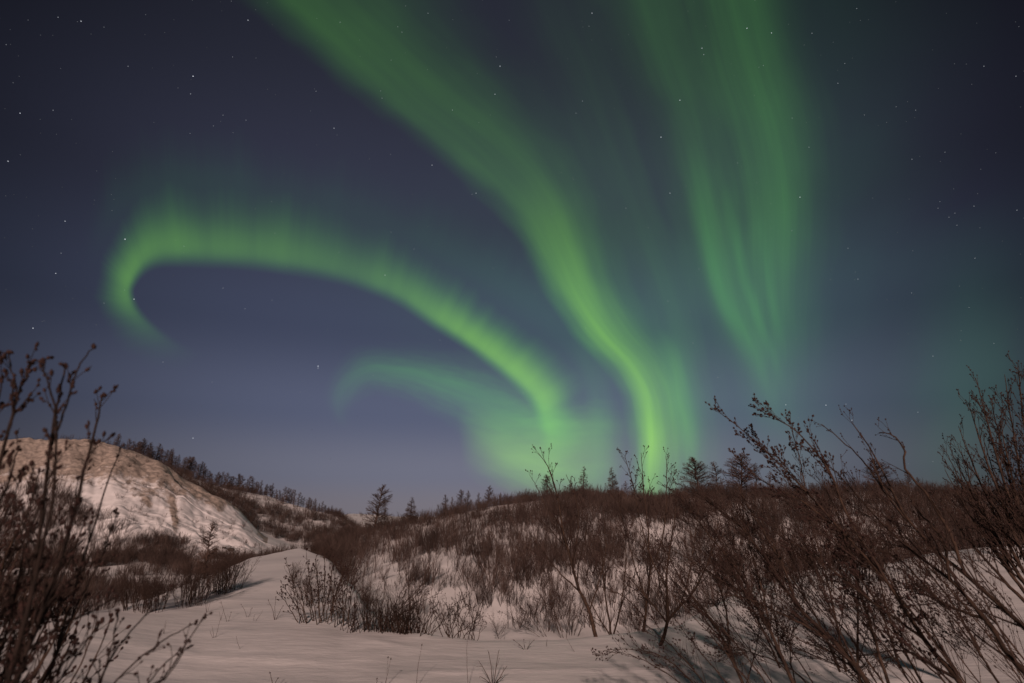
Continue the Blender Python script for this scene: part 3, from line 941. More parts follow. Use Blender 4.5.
# ------------------------------------------------------------------ shrubs along the lip of the near snow bank
MPROTO = []
for s in range(8):
    r_ = np.random.default_rng(300 + s)
    ST, TW, BD = [], [], []
    for k in range(r_.integers(9, 14)):
        w = r_.uniform(0, 6.283); q = r_.uniform(.02, .22)
        d = np.array([math.cos(w) * r_.uniform(.1, .6), math.sin(w) * r_.uniform(.1, .5), 1])
        ln = grow(r_, np.array([q * math.cos(w), q * math.sin(w), -.08]), d, r_.uniform(.6, 1.1), .0075, .0026, 7, .09, .05)
        ST.append(ln)
        ramify(r_, ln, TW, 13, .36, (15, 42), 2, .22, .06, .0018, .05, BD, (.012, .005), .12, None, .07, .4, 6)
    sv = tubes(ST + TW, 4); bv = spindles(BD)
    o = mesh_obj('bare_shrub', np.concatenate([sv[0], bv[0]]), np.concatenate([sv[1], bv[1] + len(sv[0])]), M_TWIG, link=False)
    o.data.materials.append(M_DARK)
    o.data.polygons.foreach_set('material_index', (np.arange(len(sv[1]) + len(bv[1])) >= len(sv[1])).astype(np.int32))
    MPROTO.append(o.data)


def bank_shrub(p, s, label, group=None, width=1.0, lean=(0, 0), name='bare_shrub', rs=[0]):
    rs[0] += 1
    r_ = random.Random(900 + rs[0])
    e = bpy.data.objects.new(name, MPROTO[r_.randrange(len(MPROTO))])
    COL.objects.link(e)
    e.location = tuple(p)
    e.scale = (s * width, s * width, s)
    e.rotation_euler = (lean[0], lean[1], r_.uniform(0, 6.28) if lean == (0, 0) else 0)
    return tag(e, label, 'shrub', group)


rr = random.Random(4)
for k in range(175):        # along the lip from the far left to the end of the white spur
    x = rr.uniform(-20, 378)
    a = A_OF([x])[0]
    dr = float(np.interp(a, AZ, d_rim)) + rr.uniform(.1, 2.6) * (1 if x < 240 else 1.2)
    if 100 < x < 150 and rr.random() < .6:
        continue
    p = np.array([dr * math.sin(a), dr * math.cos(a), 0]); p[2] = float(ground(p[0], p[1]))
    s = rr.uniform(.55, 1.2) * np.interp(x, [-20, 90, 130, 220, 300, 378], [.62, .55, .36, .40, .42, .46])
    bank_shrub(p, s, 'low dark leafless shrub along the lip of the left snow bank', 'low shrubs along the lip of the left snow bank', 1.2)
for k in range(16):         # right shoulder of the white spur
    x = rr.uniform(284, 348)
    p, d = foot(x, rr.uniform(572, 618))
    bank_shrub(p, rr.uniform(.25, .5), 'small sparse shrub on the right shoulder of the white snow spur', 'small shrubs on the right shoulder of the snow spur', .9)
for k in range(20):         # dense clump on the bank
    x = rr.uniform(128, 236)
    y = np.interp(x, [128, 180, 236], [614, 611, 590]) - rr.uniform(0, 8)
    p, d = foot(x, y)
    bank_shrub(p, rr.uniform(.5, .85), 'leafless shrub in the dense brown clump on the left of the snow bank', 'shrubs in the dense clump on the left snow bank', .9)

# upright many-stemmed bush, centre left
for i, (x, y, tops, lab) in enumerate([
    (318, 624, [(286, 560), (296, 572), (306, 552), (316, 556), (325, 551), (338, 556), (345, 566), (281, 582)], 'tall upright bush of thin straight stems on the left of the bank edge'),
    (342, 628, [(331, 566), (342, 560), (352, 556), (358, 572)], 'narrow upright bush right beside the tall straight-stemmed bush')]):
    r_ = np.random.default_rng(40 + i)
    p0, d0 = foot(x, y)
    ST, TW, BD = [], [], []
    for tx, ty in [(a_ + r_.uniform(-5, 5), b2 + r_.uniform(0, 26)) for a_, b2 in tops] + tops:
        bx = x + (tx - x) * .45 + r_.uniform(-4, 4)
        ln = px_stem([(bx, y + r_.uniform(-2, 4), d0 + r_.uniform(-.1, .25)), ((bx * .6 + tx * .4), y * .55 + ty * .45, d0 + .1), (tx, ty, d0 + r_.uniform(-.2, .3))], .0075, .0024, 14, r_, .006)
        ST.append(ln)
        ramify(r_, ln, TW, 14, .20, (18, 42), 2, .15, .07, .0017, .04, BD, (.022, .009), .12, None, .07, .35, 9)
    build_shrub('bare_shrub', lab, 'shrub', ST, TW, BD, p0)

# leaning sprays and low dense clumps on the bank edge
for i, (x, y, w, h, lab) in enumerate([
    (372, 631, 44, 36, 'dense low brown clump on the bank edge, left of the leaning sprays'),
    (392, 633, 44, 38, 'dense low brown clump on the bank edge under the leaning sprays'),
    (408, 634, 30, 30, 'small dense clump at the right end of the low brown clumps')]):
    r_ = np.random.default_rng(60 + i)
    p0, d0 = foot(x, y)
    px_m = d0 / FOC
    ST, TW, BD = [], [], []
    for k in range(85):
        bx = x + r_.normal() * w * .32
        tx = bx + r_.normal() * 7; ty = y - h * r_.uniform(.45, 1.0)
        b0, db = foot(bx, y - r_.uniform(0, 2))
        ln = px_stem([(bx, y + 2, d0 + r_.uniform(-.1, .3)), ((bx + tx) / 2 + r_.uniform(-1, 1), (y + ty) / 2, d0 + .1), (tx, ty, d0 + r_.uniform(-.2, .3))], .0042, .0018, 6, r_, .004)
        TW.append(ln)
        ramify(r_, ln, TW, 12, .3, (12, 35), 1, .3, .05, .0013, .03, None, wob=.1, seg=.06)
    build_shrub('low_shrub', lab, 'shrub', TW[:3], TW[3:], None, p0)
SPRAY = [
    (398, 628, [(378, 575), (386, 568), (400, 574), (408, 566)], 1.0, 'spray of thin twigs leaning right behind the low brown clumps'),
    (380, 624, [(430, 572), (424, 580), (413, 570), (437, 586)], 1.0, 'long thin spray leaning right over the dense low clump'),
    (420, 636, [(444, 602), (438, 594), (452, 610)], .8, 'short arching spray at the right end of the low clumps'),
    (452, 639, [(428, 604), (440, 596), (450, 600), (462, 594), (472, 604), (478, 614), (456, 590)], 1.0, 'twiggy round bush alone on the bank edge right of the low clumps'),
    (470, 640, [(460, 610), (472, 606), (480, 612), (476, 602)], .8, 'smaller round bush touching the twiggy one on the bank edge'),
    (497, 640, [(490, 614), (497, 608), (503, 612), (508, 618)], .8, 'tiny upright bush on the bank edge left of the fan-shaped willow')]
for i, (x, y, tops, k_, lab) in enumerate(SPRAY):
    r_ = np.random.default_rng(160 + i)
    p0, d0 = foot(x, y)
    ST, TW, BD = [], [], []
    for tx, ty in tops:
        for q in range(2):
            t2x, t2y = tx + r_.uniform(-7, 7), ty + r_.uniform(-3, 9)
            bx = x + r_.uniform(-6, 6) + (tx - x) * .1
            ln = px_stem([(bx, y + 2, d0 + r_.uniform(-.05, .2)), ((bx * .5 + t2x * .5) + r_.uniform(-2, 2), y * .5 + t2y * .5, d0 + .05), (t2x, t2y, d0 + r_.uniform(-.3, .3))], .0058 * k_, .0018, 10, r_, .006)
            (ST if q == 0 else TW).append(ln)
            ramify(r_, ln, TW, 15, .24, (16, 42), 2, .2, .05, .0015, .04, BD, (.014, .006), .13, None, .07, .3, 7)
    build_shrub('bare_shrub', lab, 'shrub', ST, TW, BD, p0)


# ------------------------------------------------------------------ the larger willows of the middle
def willow(name, lab, seed, base, stems, per=9, ratio=.34, levels=3, bud=(.018, .008), budn=6, ang=(16, 44), rmin=.0017, up=.05, bend=None, t0=.15, cat='shrub', lmax=1.0, jit=.004, tsides=4, nseg=18, thick=1.05, twob=.10):
    r_ = np.random.default_rng(seed)
    ST, TW, BD = [], [], []
    for tbl, r0, r1 in stems:
        ln = px_stem(tbl, r0 * thick, r1 * thick, nseg, r_, jit)
        ST.append(ln)
        ramify(r_, ln, TW, per, ratio, ang, levels, t0, up, rmin, .06, BD, bud, twob, bend, .08, lmax, budn)
    return build_shrub(name, lab, cat, ST, TW, BD, base, tsides=tsides, sides=7)


p0, d0 = foot(560, 638)
D = d0
willow('willow_shrub', 'low fan-shaped willow leaning left on the bank edge in the centre', 21, p0, [
    ([(546, 640, D), (525, 612, D), (503, 588, D + .2)], .009, .003), ([(548, 640, D), (530, 605, D), (512, 570, D + .1)], .009, .003),
    ([(562, 640, D), (546, 605, D), (527, 572, D - .1), (520, 552, D)], .011, .003), ([(564, 640, D), (552, 600, D + .1), (543, 560, D + .2)], .010, .003),
    ([(544, 640, D), (518, 622, D - .1), (500, 611, D)], .007, .0025), ([(566, 640, D), (570, 600, D), (560, 560, D + .2)], .009, .003)], per=11)
p0, d0 = foot(596, 637)
D = d0
willow('willow_tree', 'leaning willow tree with a bare curved trunk reaching the sky left of the spruce', 22, p0, [
    ([(597, 641, D), (589, 610, D), (580, 592, D), (572, 563, D), (562, 528, D), (557, 495, D + .1), (549, 470, D), (538, 453, D)], .026, .003),
    ([(580, 592, D), (562, 575, D + .2), (545, 555, D + .3), (528, 530, D + .4)], .011, .003),
    ([(572, 563, D), (578, 530, D - .2), (576, 500, D - .3), (566, 474, D - .4)], .010, .0026),
    ([(589, 612, D), (598, 585, D + .3), (606, 550, D + .4), (604, 520, D + .5)], .010, .003),
    ([(562, 528, D), (548, 510, D), (538, 490, D), (530, 475, D)], .007, .0022)], per=8.5, cat='tree')
willow('willow_tree', 'slender upright willow just right of the leaning trunk', 23, foot(612, 634)[0], [
    ([(612, 637, D + .6), (606, 600, D + .6), (602, 560, D + .7), (600, 525, D + .7)], .015, .003), ([(613, 637, D + .6), (622, 600, D + .6), (626, 560, D + .5), (622, 530, D + .7)], .012, .003),
    ([(611, 637, D + .6), (592, 605, D + .8), (585, 580, D + .8)], .010, .003)], per=9, cat='tree')
p0, d0 = foot(644, 632)
D = d0
willow('willow_tree', 'upright willow whose budded top rises into the bright aurora foot', 24, p0, [
    ([(643, 636, D), (647, 600, D), (650, 570, D), (648, 530, D), (644, 495, D), (641, 452, D)], .020, .003),
    ([(647, 600, D), (636, 570, D + .2), (628, 540, D + .3), (620, 510, D + .4), (618, 486, D + .4)], .011, .0026),
    ([(650, 570, D), (662, 540, D - .2), (666, 505, D - .3), (667, 470, D - .3), (666, 456, D - .3)], .011, .0026),
    ([(645, 618, D), (626, 598, D), (610, 590, D), (596, 585, D)], .008, .0025)], per=9, cat='tree')
p0, d0 = foot(661, 646)
D = d0
willow('willow_tree', 'forked willow with two thick limbs standing in a hollow of blue shade', 25, p0, [
    ([(660, 652, D), (664, 634, D), (668, 616, D), (667, 590, D), (668, 560, D), (674, 525, D), (676, 498, D)], .024, .003),
    ([(667, 622, D), (680, 606, D), (694, 592, D - .1), (706, 566, D - .2), (716, 535, D - .2), (722, 505, D - .1)], .016, .003),
    ([(666, 622, D), (654, 606, D + .1), (640, 590, D + .2), (628, 576, D + .3), (612, 560, D + .4)], .011, .003),
    ([(668, 590, D), (652, 560, D), (640, 520, D), (634, 490, D), (625, 456, D)], .010, .003),
    ([(680, 606, D), (690, 570, D + .2), (696, 530, D + .3), (700, 500, D + .4)], .010, .003)], per=9, cat='tree')

# ------------------------------------------------------------------ right: big wind-leaning shrubs close to the camera
bl = np.array([-.03, 0.0, .03])


def rootxy(x, y, d):
    q = at(x, y, d)
    q[2] = float(ground(q[0], q[1]))
    return q


def leaner(lab, seed, stems, per, ratio, levels=3, name='leaning_shrub', bud=(.011, .0042), budn=3.5, lmax=.8, rmin=.0013, up=.02, bend=bl, t0=.10, jit=.0022, ang=(9, 36), root=None):
    return willow(name, lab, seed, root if root is not None else rootxy(*[float(q) for q in stems[0][0][0]]), stems, per * 1.6, ratio * 1.15, levels, bud, budn, ang, rmin, up, bend, t0, 'shrub', lmax, jit, 3, 22, .88, .065)


leaner('largest shrub leaning left, its budded tips against the sky right of centre', 31, [
    ([(1010, 760, 3.6), (961, 683, 3.8), (925, 640, 4.0), (886, 580, 4.2), (845, 535, 4.3), (806, 491, 4.4), (770, 455, 4.5), (726, 416, 4.5)], .0175, .0028),
    ([(886, 580, 4.2), (850, 520, 4.3), (828, 470, 4.3), (797, 432, 4.3), (760, 410, 4.3)], .011, .0025),
    ([(845, 535, 4.3), (800, 500, 4.4), (764, 482, 4.5), (728, 448, 4.5)], .008, .0022),
    ([(806, 491, 4.4), (800, 460, 4.5), (792, 430, 4.5), (790, 413, 4.5)], .005, .0018),
    ([(925, 640, 4.0), (870, 600, 4.2), (820, 560, 4.4), (772, 530, 4.5)], .009, .0022)], 12, .21, bud=(.018, .0066), budn=8)
leaner('thick smooth-stemmed shrub leaning left in front of the middle of the thicket', 32, [
    ([(905, 760, 3.9), (868, 683, 4.1), (832, 640, 4.3), (797, 606, 4.5), (772, 570, 4.7), (749, 535, 4.8), (722, 512, 4.9), (690, 488, 5.0)], .020, .003),
    ([(832, 640, 4.3), (790, 618, 4.4), (750, 600, 4.5), (716, 592, 4.6)], .009, .0022),
    ([(797, 606, 4.5), (780, 560, 4.6), (750, 510, 4.8), (735, 480, 4.8)], .010, .0022),
    ([(868, 683, 4.1), (836, 655, 4.3), (800, 640, 4.4), (770, 618, 4.6)], .008, .002)], 12, .24)
leaner('bare shrub with long smooth rods and one hooked branch, at the right', 33, [
    ([(1090, 690, 3.6), (1024, 628, 3.8), (966, 575, 4.0), (930, 545, 4.1), (904, 513, 4.2), (880, 465, 4.3), (853, 423, 4.4)], .015, .0034),
    ([(966, 575, 4.0), (948, 530, 4.0), (925, 492, 4.1), (905, 469, 4.1), (905, 452, 4.1), (898, 440, 4.15), (890, 434, 4.15), (879, 432, 4.2)], .010, .0028),
    ([(930, 545, 4.1), (890, 500, 4.3), (862, 460, 4.4), (822, 424, 4.5)], .009, .0028),
    ([(904, 513, 4.2), (880, 480, 4.3), (868, 444, 4.3)], .006, .002)], 6, .17, budn=4, t0=.1)
leaner('second long-rodded shrub leaning left lower down at the right edge', 34, [
    ([(1100, 730, 3.3), (1024, 672, 3.5), (985, 620, 3.8), (950, 580, 4.0), (905, 545, 4.3), (865, 505, 4.6), (835, 470, 4.8)], .016, .003),
    ([(985, 620, 3.8), (940, 600, 4.0), (900, 560, 4.3), (862, 545, 4.5)], .010, .0024),
    ([(950, 580, 4.0), (942, 540, 4.0), (918, 510, 4.2), (900, 480, 4.3)], .009, .0024)], 10, .26)
leaner('group of nearly upright dark stems right of centre, twigs reaching left', 35, [
    ([(905, 720, 4.3), (886, 677, 4.5), (872, 630, 4.6), (859, 588, 4.8), (848, 550, 4.9), (836, 510, 5.0), (822, 480, 5.0)], .013, .0026),
    ([(866, 720, 4.5), (858, 664, 4.6), (858, 620, 4.7), (856, 571, 4.9), (846, 530, 5.0), (840, 495, 5.0)], .011, .0024),
    ([(935, 700, 4.5), (912, 665, 4.6), (890, 620, 4.8), (880, 580, 5.0), (872, 540, 5.1)], .010, .0024)], 12, .3)
leaner('dark shrub leaning left from the bottom edge between centre and right', 36, [
    ([(820, 740, 4.2), (793, 683, 4.4), (770, 630, 4.6), (753, 597, 4.8), (730, 560, 5.0), (709, 535, 5.1), (690, 510, 5.2), (676, 488, 5.3)], .016, .003),
    ([(770, 630, 4.6), (762, 590, 4.7), (748, 540, 4.9), (742, 500, 5.0)], .010, .0024),
    ([(753, 597, 4.8), (720, 580, 4.9), (690, 560, 5.0), (662, 545, 5.2)], .009, .0024)], 13, .28)
leaner('slim dark shrub left of the dark leaning one, its foot at the bottom edge', 37, [
    ([(758, 730, 4.8), (742, 683, 5.0), (730, 655, 5.1), (717, 628, 5.2), (700, 605, 5.4), (686, 588, 5.5), (668, 555, 5.7), (655, 530, 5.8)], .015, .003),
    ([(730, 655, 5.1), (726, 610, 5.2), (715, 570, 5.3), (708, 530, 5.4)], .010, .0024),
    ([(717, 628, 5.2), (690, 600, 5.4), (672, 580, 5.5)], .007, .0022)], 13, .26)
leaner('low sprawling twigs over the snow at the bottom, left of the leaning shrubs', 38, [
    ([(730, 720, 4.6), (704, 683, 4.8), (680, 655, 5.0), (655, 632, 5.2), (630, 612, 5.4)], .008, .002),
    ([(700, 690, 4.8), (668, 660, 5.0), (640, 650, 5.1), (604, 650, 5.2)], .006, .0018),
    ([(700, 700, 4.7), (662, 670, 4.9), (630, 655, 5.0), (606, 652, 5.1)], .005, .0016),
    ([(740, 700, 4.9), (714, 668, 5.0), (690, 640, 5.2), (672, 614, 5.3)], .007, .002)], 10, .28, bud=(.014, .0055))
leaner('tangle of thin low twigs on the snow under the leaning shrubs', 39, [
    ([(830, 720, 4.6), (800, 676, 4.8), (760, 655, 5.0), (720, 648, 5.2)], .007, .002),
    ([(880, 710, 4.5), (850, 672, 4.7), (800, 650, 4.9), (765, 628, 5.1)], .007, .002),
    ([(960, 700, 4.5), (930, 668, 4.7), (900, 650, 4.9), (860, 655, 5.1), (830, 640, 5.2)], .007, .002),
    ([(1010, 700, 4.3), (970, 640, 4.7), (935, 600, 5.0), (905, 590, 5.2)], .008, .002),
    ([(800, 700, 4.8), (790, 650, 5.0), (800, 610, 5.2), (815, 585, 5.3)], .006, .002)], 15, .38, bend=None)
leaner('thin-stemmed shrub filling the gap behind the thick leaning stems', 40, [
    ([(840, 672, 6.2), (818, 620, 6.4), (790, 575, 6.6), (766, 530, 6.8), (750, 498, 7)], .012, .0026),
    ([(846, 672, 6.2), (834, 610, 6.4), (822, 560, 6.5), (806, 505, 6.8), (800, 470, 6.9)], .012, .0026),
    ([(900, 668, 6.0), (880, 610, 6.4), (850, 560, 6.6), (830, 510, 6.8)], .012, .0026),
    ([(780, 668, 6.4), (758, 620, 6.6), (733, 570, 6.8), (715, 530, 7)], .011, .0026),
    ([(980, 650, 6.2), (950, 600, 6.4), (920, 560, 6.7), (890, 520, 7)], .011, .0026)], 11, .32, rmin=.0018, root=rootxy(850, 668, 6.2))

# far right: big many-branched bush and its small neighbour
fan = []
for k, (tx, ty) in enumerate([(976, 378), (958, 426), (945, 470), (990, 395), (1004, 374), (968, 402), (1018, 366), (1030, 380), (950, 448), (984, 440), (1000, 420), (1045, 372), (940, 500), (965, 470)]):
    dd = 6.2 + .12 * (k % 5)
    fan.append(([(1066, 640, 6.2), (1066 * .62 + tx * .38 - 8, 640 * .62 + ty * .38, 6.2), (1066 * .25 + tx * .75 - 4, 640 * .25 + ty * .75 + 4, dd), (tx, ty, dd)], .019, .0025))
leaner('large dense bush cut by the right edge, crown against the sky', 41, fan, 9, .21, levels=3, rmin=.0018, lmax=.7, bud=(.012, .006), budn=2.5,
       bend=np.array([-.035, 0, .05]), ang=(12, 34), t0=.22)
leaner('small bush with fine upright twigs left of the dense bush at the right edge', 42, [
    ([(1012, 572, 8.2), (990, 530, 8.3), (968, 498, 8.4), (955, 470, 8.5), (944, 448, 8.5)], .014, .003),
    ([(1012, 572, 8.2), (992, 530, 8.3), (972, 500, 8.4), (968, 470, 8.5), (958, 446, 8.5)], .012, .003),
    ([(1012, 572, 8.2), (985, 535, 8.3), (955, 508, 8.4), (942, 488, 8.5)], .010, .003)], 10, .28, rmin=.002, root=foot(1008, 566)[0])
for i, (x, y, h) in enumerate([(905, 590, 55), (935, 575, 50), (872, 580, 60), (985, 562, 45), (828, 590, 60), (780, 596, 55), (1012, 560, 50), (745, 606, 50)]):
    p, d = foot(x, y, 6)
    bank_shrub(p, h * d / FOC * 1.05, 'leafless shrub on the far edge of the right snow flat behind the leaning stems', 'shrubs on the far edge of the right snow flat', .9)

# ------------------------------------------------------------------ left: budded stems very close to the camera
bud_big = (.0105, .0036)


def near_stems(lab, seed, stems, per, ratio, ang=(18, 40), up=.06, lmax=.14, budn=30, root=None, name='budded_shrub', bz=bud_big, levels=2):
    r_ = np.random.default_rng(seed)
    ST, TW, BD = [], [], []
    for tbl, r0, r1 in stems:
        ln = px_stem(tbl, r0, r1, 22, r_, .0011)
        ST.append(ln)
        ramify(r_, ln, TW, per, ratio, ang, levels, .38, up, .0009, .02, BD, bz, .10, None, .03, lmax, budn)
        p, q = ln[0][-1], ln[0][-2]
        for c in range(3):
            BD.append((p + r_.normal(size=3) * .003, p - q + r_.normal(size=3) * .003, bz[0], bz[1]))
    return build_shrub(name, lab, 'shrub', ST, TW, BD, root, sides=7, tsides=5, bark=M_DARKBARK, twigm=M_DARKBARK)


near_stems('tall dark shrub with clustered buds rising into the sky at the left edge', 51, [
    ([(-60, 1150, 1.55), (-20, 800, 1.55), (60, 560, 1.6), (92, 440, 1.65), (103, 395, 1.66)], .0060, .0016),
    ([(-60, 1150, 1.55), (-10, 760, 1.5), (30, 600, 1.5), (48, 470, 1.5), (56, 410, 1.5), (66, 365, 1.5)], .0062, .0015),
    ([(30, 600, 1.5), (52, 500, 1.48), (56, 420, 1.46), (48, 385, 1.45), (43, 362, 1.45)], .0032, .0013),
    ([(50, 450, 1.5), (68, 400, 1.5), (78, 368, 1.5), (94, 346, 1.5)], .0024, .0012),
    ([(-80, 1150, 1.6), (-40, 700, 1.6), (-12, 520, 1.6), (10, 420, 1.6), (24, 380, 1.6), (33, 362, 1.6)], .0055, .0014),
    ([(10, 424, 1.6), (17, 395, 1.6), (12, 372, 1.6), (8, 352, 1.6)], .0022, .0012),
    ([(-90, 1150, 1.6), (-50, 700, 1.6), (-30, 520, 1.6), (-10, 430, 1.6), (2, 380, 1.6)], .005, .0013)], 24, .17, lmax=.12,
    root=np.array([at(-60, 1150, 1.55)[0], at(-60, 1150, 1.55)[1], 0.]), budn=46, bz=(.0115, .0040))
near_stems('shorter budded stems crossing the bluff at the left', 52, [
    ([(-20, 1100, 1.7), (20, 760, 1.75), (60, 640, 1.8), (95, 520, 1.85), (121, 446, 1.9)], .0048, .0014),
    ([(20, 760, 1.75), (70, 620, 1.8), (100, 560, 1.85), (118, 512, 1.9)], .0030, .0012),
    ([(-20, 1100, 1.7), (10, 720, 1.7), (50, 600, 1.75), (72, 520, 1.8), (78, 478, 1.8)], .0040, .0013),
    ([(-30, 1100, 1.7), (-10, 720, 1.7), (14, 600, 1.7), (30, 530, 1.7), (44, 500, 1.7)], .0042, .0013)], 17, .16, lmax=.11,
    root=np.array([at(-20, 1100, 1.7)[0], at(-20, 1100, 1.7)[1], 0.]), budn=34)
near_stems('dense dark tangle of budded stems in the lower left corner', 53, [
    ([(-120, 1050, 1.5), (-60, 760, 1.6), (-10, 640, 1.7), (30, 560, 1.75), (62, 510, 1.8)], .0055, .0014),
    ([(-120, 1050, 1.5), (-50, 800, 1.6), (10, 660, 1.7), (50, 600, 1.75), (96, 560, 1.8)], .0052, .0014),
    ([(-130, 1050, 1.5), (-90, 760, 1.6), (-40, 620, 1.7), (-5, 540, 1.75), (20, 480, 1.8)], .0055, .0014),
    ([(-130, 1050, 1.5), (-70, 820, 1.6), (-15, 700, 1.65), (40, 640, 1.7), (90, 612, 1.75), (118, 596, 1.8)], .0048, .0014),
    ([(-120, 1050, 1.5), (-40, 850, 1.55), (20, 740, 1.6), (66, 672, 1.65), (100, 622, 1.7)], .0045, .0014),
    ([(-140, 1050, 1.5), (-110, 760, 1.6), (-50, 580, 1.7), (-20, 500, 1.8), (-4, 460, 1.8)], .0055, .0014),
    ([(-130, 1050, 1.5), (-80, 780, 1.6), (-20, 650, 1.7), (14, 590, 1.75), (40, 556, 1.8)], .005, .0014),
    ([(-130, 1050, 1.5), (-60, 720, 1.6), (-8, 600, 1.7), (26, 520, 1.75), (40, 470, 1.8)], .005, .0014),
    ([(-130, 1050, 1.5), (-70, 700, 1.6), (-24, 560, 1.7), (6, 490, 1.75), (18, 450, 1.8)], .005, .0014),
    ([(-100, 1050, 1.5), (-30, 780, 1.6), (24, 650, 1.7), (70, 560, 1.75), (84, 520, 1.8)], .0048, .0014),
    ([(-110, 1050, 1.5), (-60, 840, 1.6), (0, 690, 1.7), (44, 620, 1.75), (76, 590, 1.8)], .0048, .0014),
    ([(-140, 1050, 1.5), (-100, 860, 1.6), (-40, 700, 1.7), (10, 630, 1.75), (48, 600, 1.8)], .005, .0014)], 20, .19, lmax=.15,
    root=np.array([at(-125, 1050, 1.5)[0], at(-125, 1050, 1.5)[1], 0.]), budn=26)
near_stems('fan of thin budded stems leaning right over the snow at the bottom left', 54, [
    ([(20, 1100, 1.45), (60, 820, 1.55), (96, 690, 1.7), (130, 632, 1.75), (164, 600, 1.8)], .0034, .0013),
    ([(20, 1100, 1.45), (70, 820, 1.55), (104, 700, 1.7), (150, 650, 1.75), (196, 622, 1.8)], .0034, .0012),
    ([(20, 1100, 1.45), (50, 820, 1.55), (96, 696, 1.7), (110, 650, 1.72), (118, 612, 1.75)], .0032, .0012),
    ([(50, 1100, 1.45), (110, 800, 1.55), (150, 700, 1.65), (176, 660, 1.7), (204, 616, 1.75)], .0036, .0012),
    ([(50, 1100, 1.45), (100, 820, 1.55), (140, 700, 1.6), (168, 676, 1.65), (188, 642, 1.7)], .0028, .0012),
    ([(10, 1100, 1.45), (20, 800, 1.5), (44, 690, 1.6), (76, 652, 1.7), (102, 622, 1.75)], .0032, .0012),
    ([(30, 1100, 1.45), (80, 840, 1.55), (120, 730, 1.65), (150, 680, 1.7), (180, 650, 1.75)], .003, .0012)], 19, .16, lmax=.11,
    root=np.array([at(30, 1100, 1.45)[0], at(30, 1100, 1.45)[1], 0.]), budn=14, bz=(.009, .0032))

r_ = np.random.default_rng(5)
back = []
for k in range(20):
    tx = r_.uniform(-30, 112); ty = 500 + max(0, tx) * .75 + r_.uniform(-18, 60)
    d_ = 2.6 + r_.uniform(-.2, .3)
    back.append(([(-170 + tx * .35, 960, 2.4), (tx - 78, (ty + 960) / 2 - 40, d_), (tx - 26, ty + 60, d_), (tx, ty, d_)], .0052, .0014))
willow('budded_shrub', 'dense dark leaning brush behind the budded stems in the lower left corner', 57, rootxy(-150, 960, 2.4), back, 15, .17, 2, (.014, .0055), 10, (14, 36), .0012, .03, None, .22, 'shrub', .3, .002, 3, 18, 1.0)
rods = []
for k in range(24):
    bx = r_.uniform(780, 1120); d_ = r_.uniform(4.6, 5.8)
    ln_ = r_.uniform(.55, 1.0)
    rods.append(([(bx, 735, d_), (bx - 62 * ln_, 735 - 95 * ln_, d_ + .1), (bx - 132 * ln_, 735 - 180 * ln_, d_ + .2), (bx - 215 * ln_, 735 - 265 * ln_, d_ + .3)], .0062, .0020))
leaner('sheaf of thin parallel shoots leaning left between the thick stems at the right', 58, rods, 7, .22, levels=2, root=rootxy(930, 735, 5.2), ang=(12, 40))

# ------------------------------------------------------------------ small dry plants in the near snow
def sprig(lab, x, y, tops, seed, r=.0028, per=0, name='dry_stem', bud=True):
    r_ = np.random.default_rng(seed)
    p0, d0 = foot(x, min(y, 800), 1.5)
    ST, TW, BD = [], [], []
    for j, tp in enumerate(tops):
        ln = px_stem([(x, y + 3, d0), ((x + tp[0]) / 2 + r_.uniform(-1.2, 1.2), (y + tp[1]) / 2, d0 + .02), (tp[0], tp[1], d0 + r_.uniform(-.08, .08))], r, r * .45, 8, r_, .002)
        ST.append(ln)
        if bud:
            BD.append((ln[0][-1], ln[0][-1] - ln[0][-2], .02, .006))
        if per:
            ramify(r_, ln, TW, per, .3, (25, 60), 1, .3, .03, r * .4, .03)
    e = build_shrub(name, lab, 'plant', ST, TW, BD if bud else None, p0, sides=5)
    if bud and not TW:
        for q in BD:
            v_, f_ = spindles([q])
            mesh_obj('seed_head', v_ - p0, f_, M_DARK, e, smooth=True)
    return e


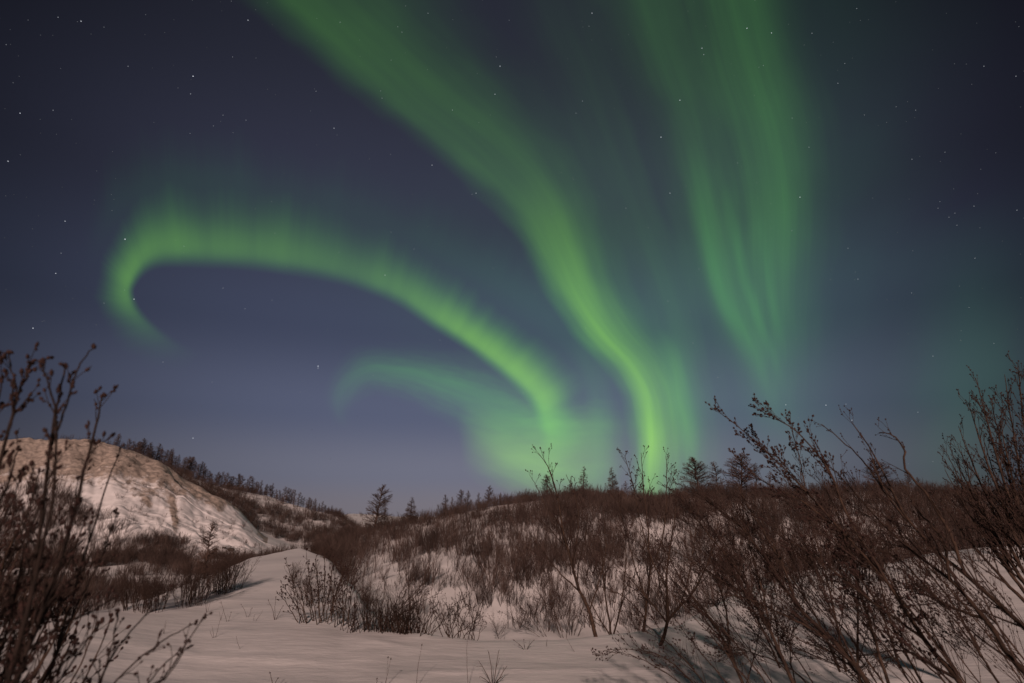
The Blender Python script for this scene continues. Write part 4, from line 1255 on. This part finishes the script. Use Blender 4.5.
sprig('small forked sprig like a trident in the near snow, bottom centre', 493, 686, [(499, 649), (479, 661), (507, 666), (489, 652), (481, 677), (503, 676)], 1, .0045, 3, bud=False)
sprig('single tall thin dry stem left of the small forked sprig', 468, 690, [(467, 634)], 2, .0024)
sprig('thin dry stem with a seed head left of centre in the near snow', 416, 690, [(422, 645)], 3, .0026)
sprig('pair of faint curved grass stems in the near snow left of the seed head stem', 384, 690, [(388, 657), (391, 659)], 4, .0018)
sprig('short dark bud tips poking from the snow at the bottom edge', 273, 690, [(270, 673), (278, 678)], 5, .004)
sprig('tiny dark stub at the bottom edge between the bud tips and seed head', 376, 690, [(377, 678)], 6, .004)
sprig('tiny twig cluster on the snow before the fan-shaped willow', 526, 650, [(514, 640), (519, 645), (524, 640), (530, 644), (534, 640)], 7, .003, 4)
sprig('single short stick in the snow before the fan-shaped willow', 547, 647, [(547, 639)], 8, .003, bud=False)
sprig('wispy dry weed in the snow left of the tall straight-stemmed bush', 275, 620, [(268, 600), (276, 597), (283, 606)], 9, .004, 6)
sprig('wispy dry weed on the snow spur nearer the dense left clump', 247, 618, [(241, 604), (252, 608)], 10, .003, 6)
sprig('thin weed farthest left on the open snow bank', 228, 622, [(221, 602), (231, 612)], 12, .003, 6)
rg3 = random.Random(12)
for k in range(26):
    x = rg3.choice([rg3.uniform(150, 300), rg3.uniform(560, 760), rg3.uniform(760, 1010)])
    y = rg3.uniform(602, 650) if x < 300 else rg3.uniform(642, 676)
    q, d_ = foot(x, y, 2)
    L_, T_ = [], []
    r_ = np.random.default_rng(500 + k)
    for j in range(r_.integers(1, 4)):
        L_.append(grow(r_, q - np.array([0, 0, .03]), np.array([r_.normal() * .4, r_.normal() * .3, 1]), r_.uniform(.10, .30), .0028, .0012, 5, .10, .02))
    vv_, ff_ = tubes(L_, 4)
    o = mesh_obj('snow_stubble', vv_ - q, ff_, M_TWIG)
    o.location = tuple(q)
    tag(o, 'short bare twig tuft poking out of the open near snow', 'twig', 'twig tufts poking out of the near snow')
# the two dark rocks at the foot of the bluff
for i, (x, y, s, lab) in enumerate([(224, 548.5, .5, 'dark rock bare of snow at the bluff foot, the left one of a pair'), (230.5, 551, .8, 'larger dark rock bare of snow at the bluff foot, the right one of a pair')]):
    p, d = foot(x, y, 40)
    r_ = np.random.default_rng(i)
    vv = ico.copy(); F_ = icf
    bm_v = vv * (1 + r_.normal(size=(12, 1)) * .15) * np.array([1.0, .7, .42]) * s
    o = mesh_obj('rock', bm_v + np.array([0, 0, s * .2]), F_, M_ROCK)
    md = o.modifiers.new('round', 'SUBSURF'); md.levels = 1; md.render_levels = 1
    o.location = tuple(p)
    tag(o, lab, 'rock')
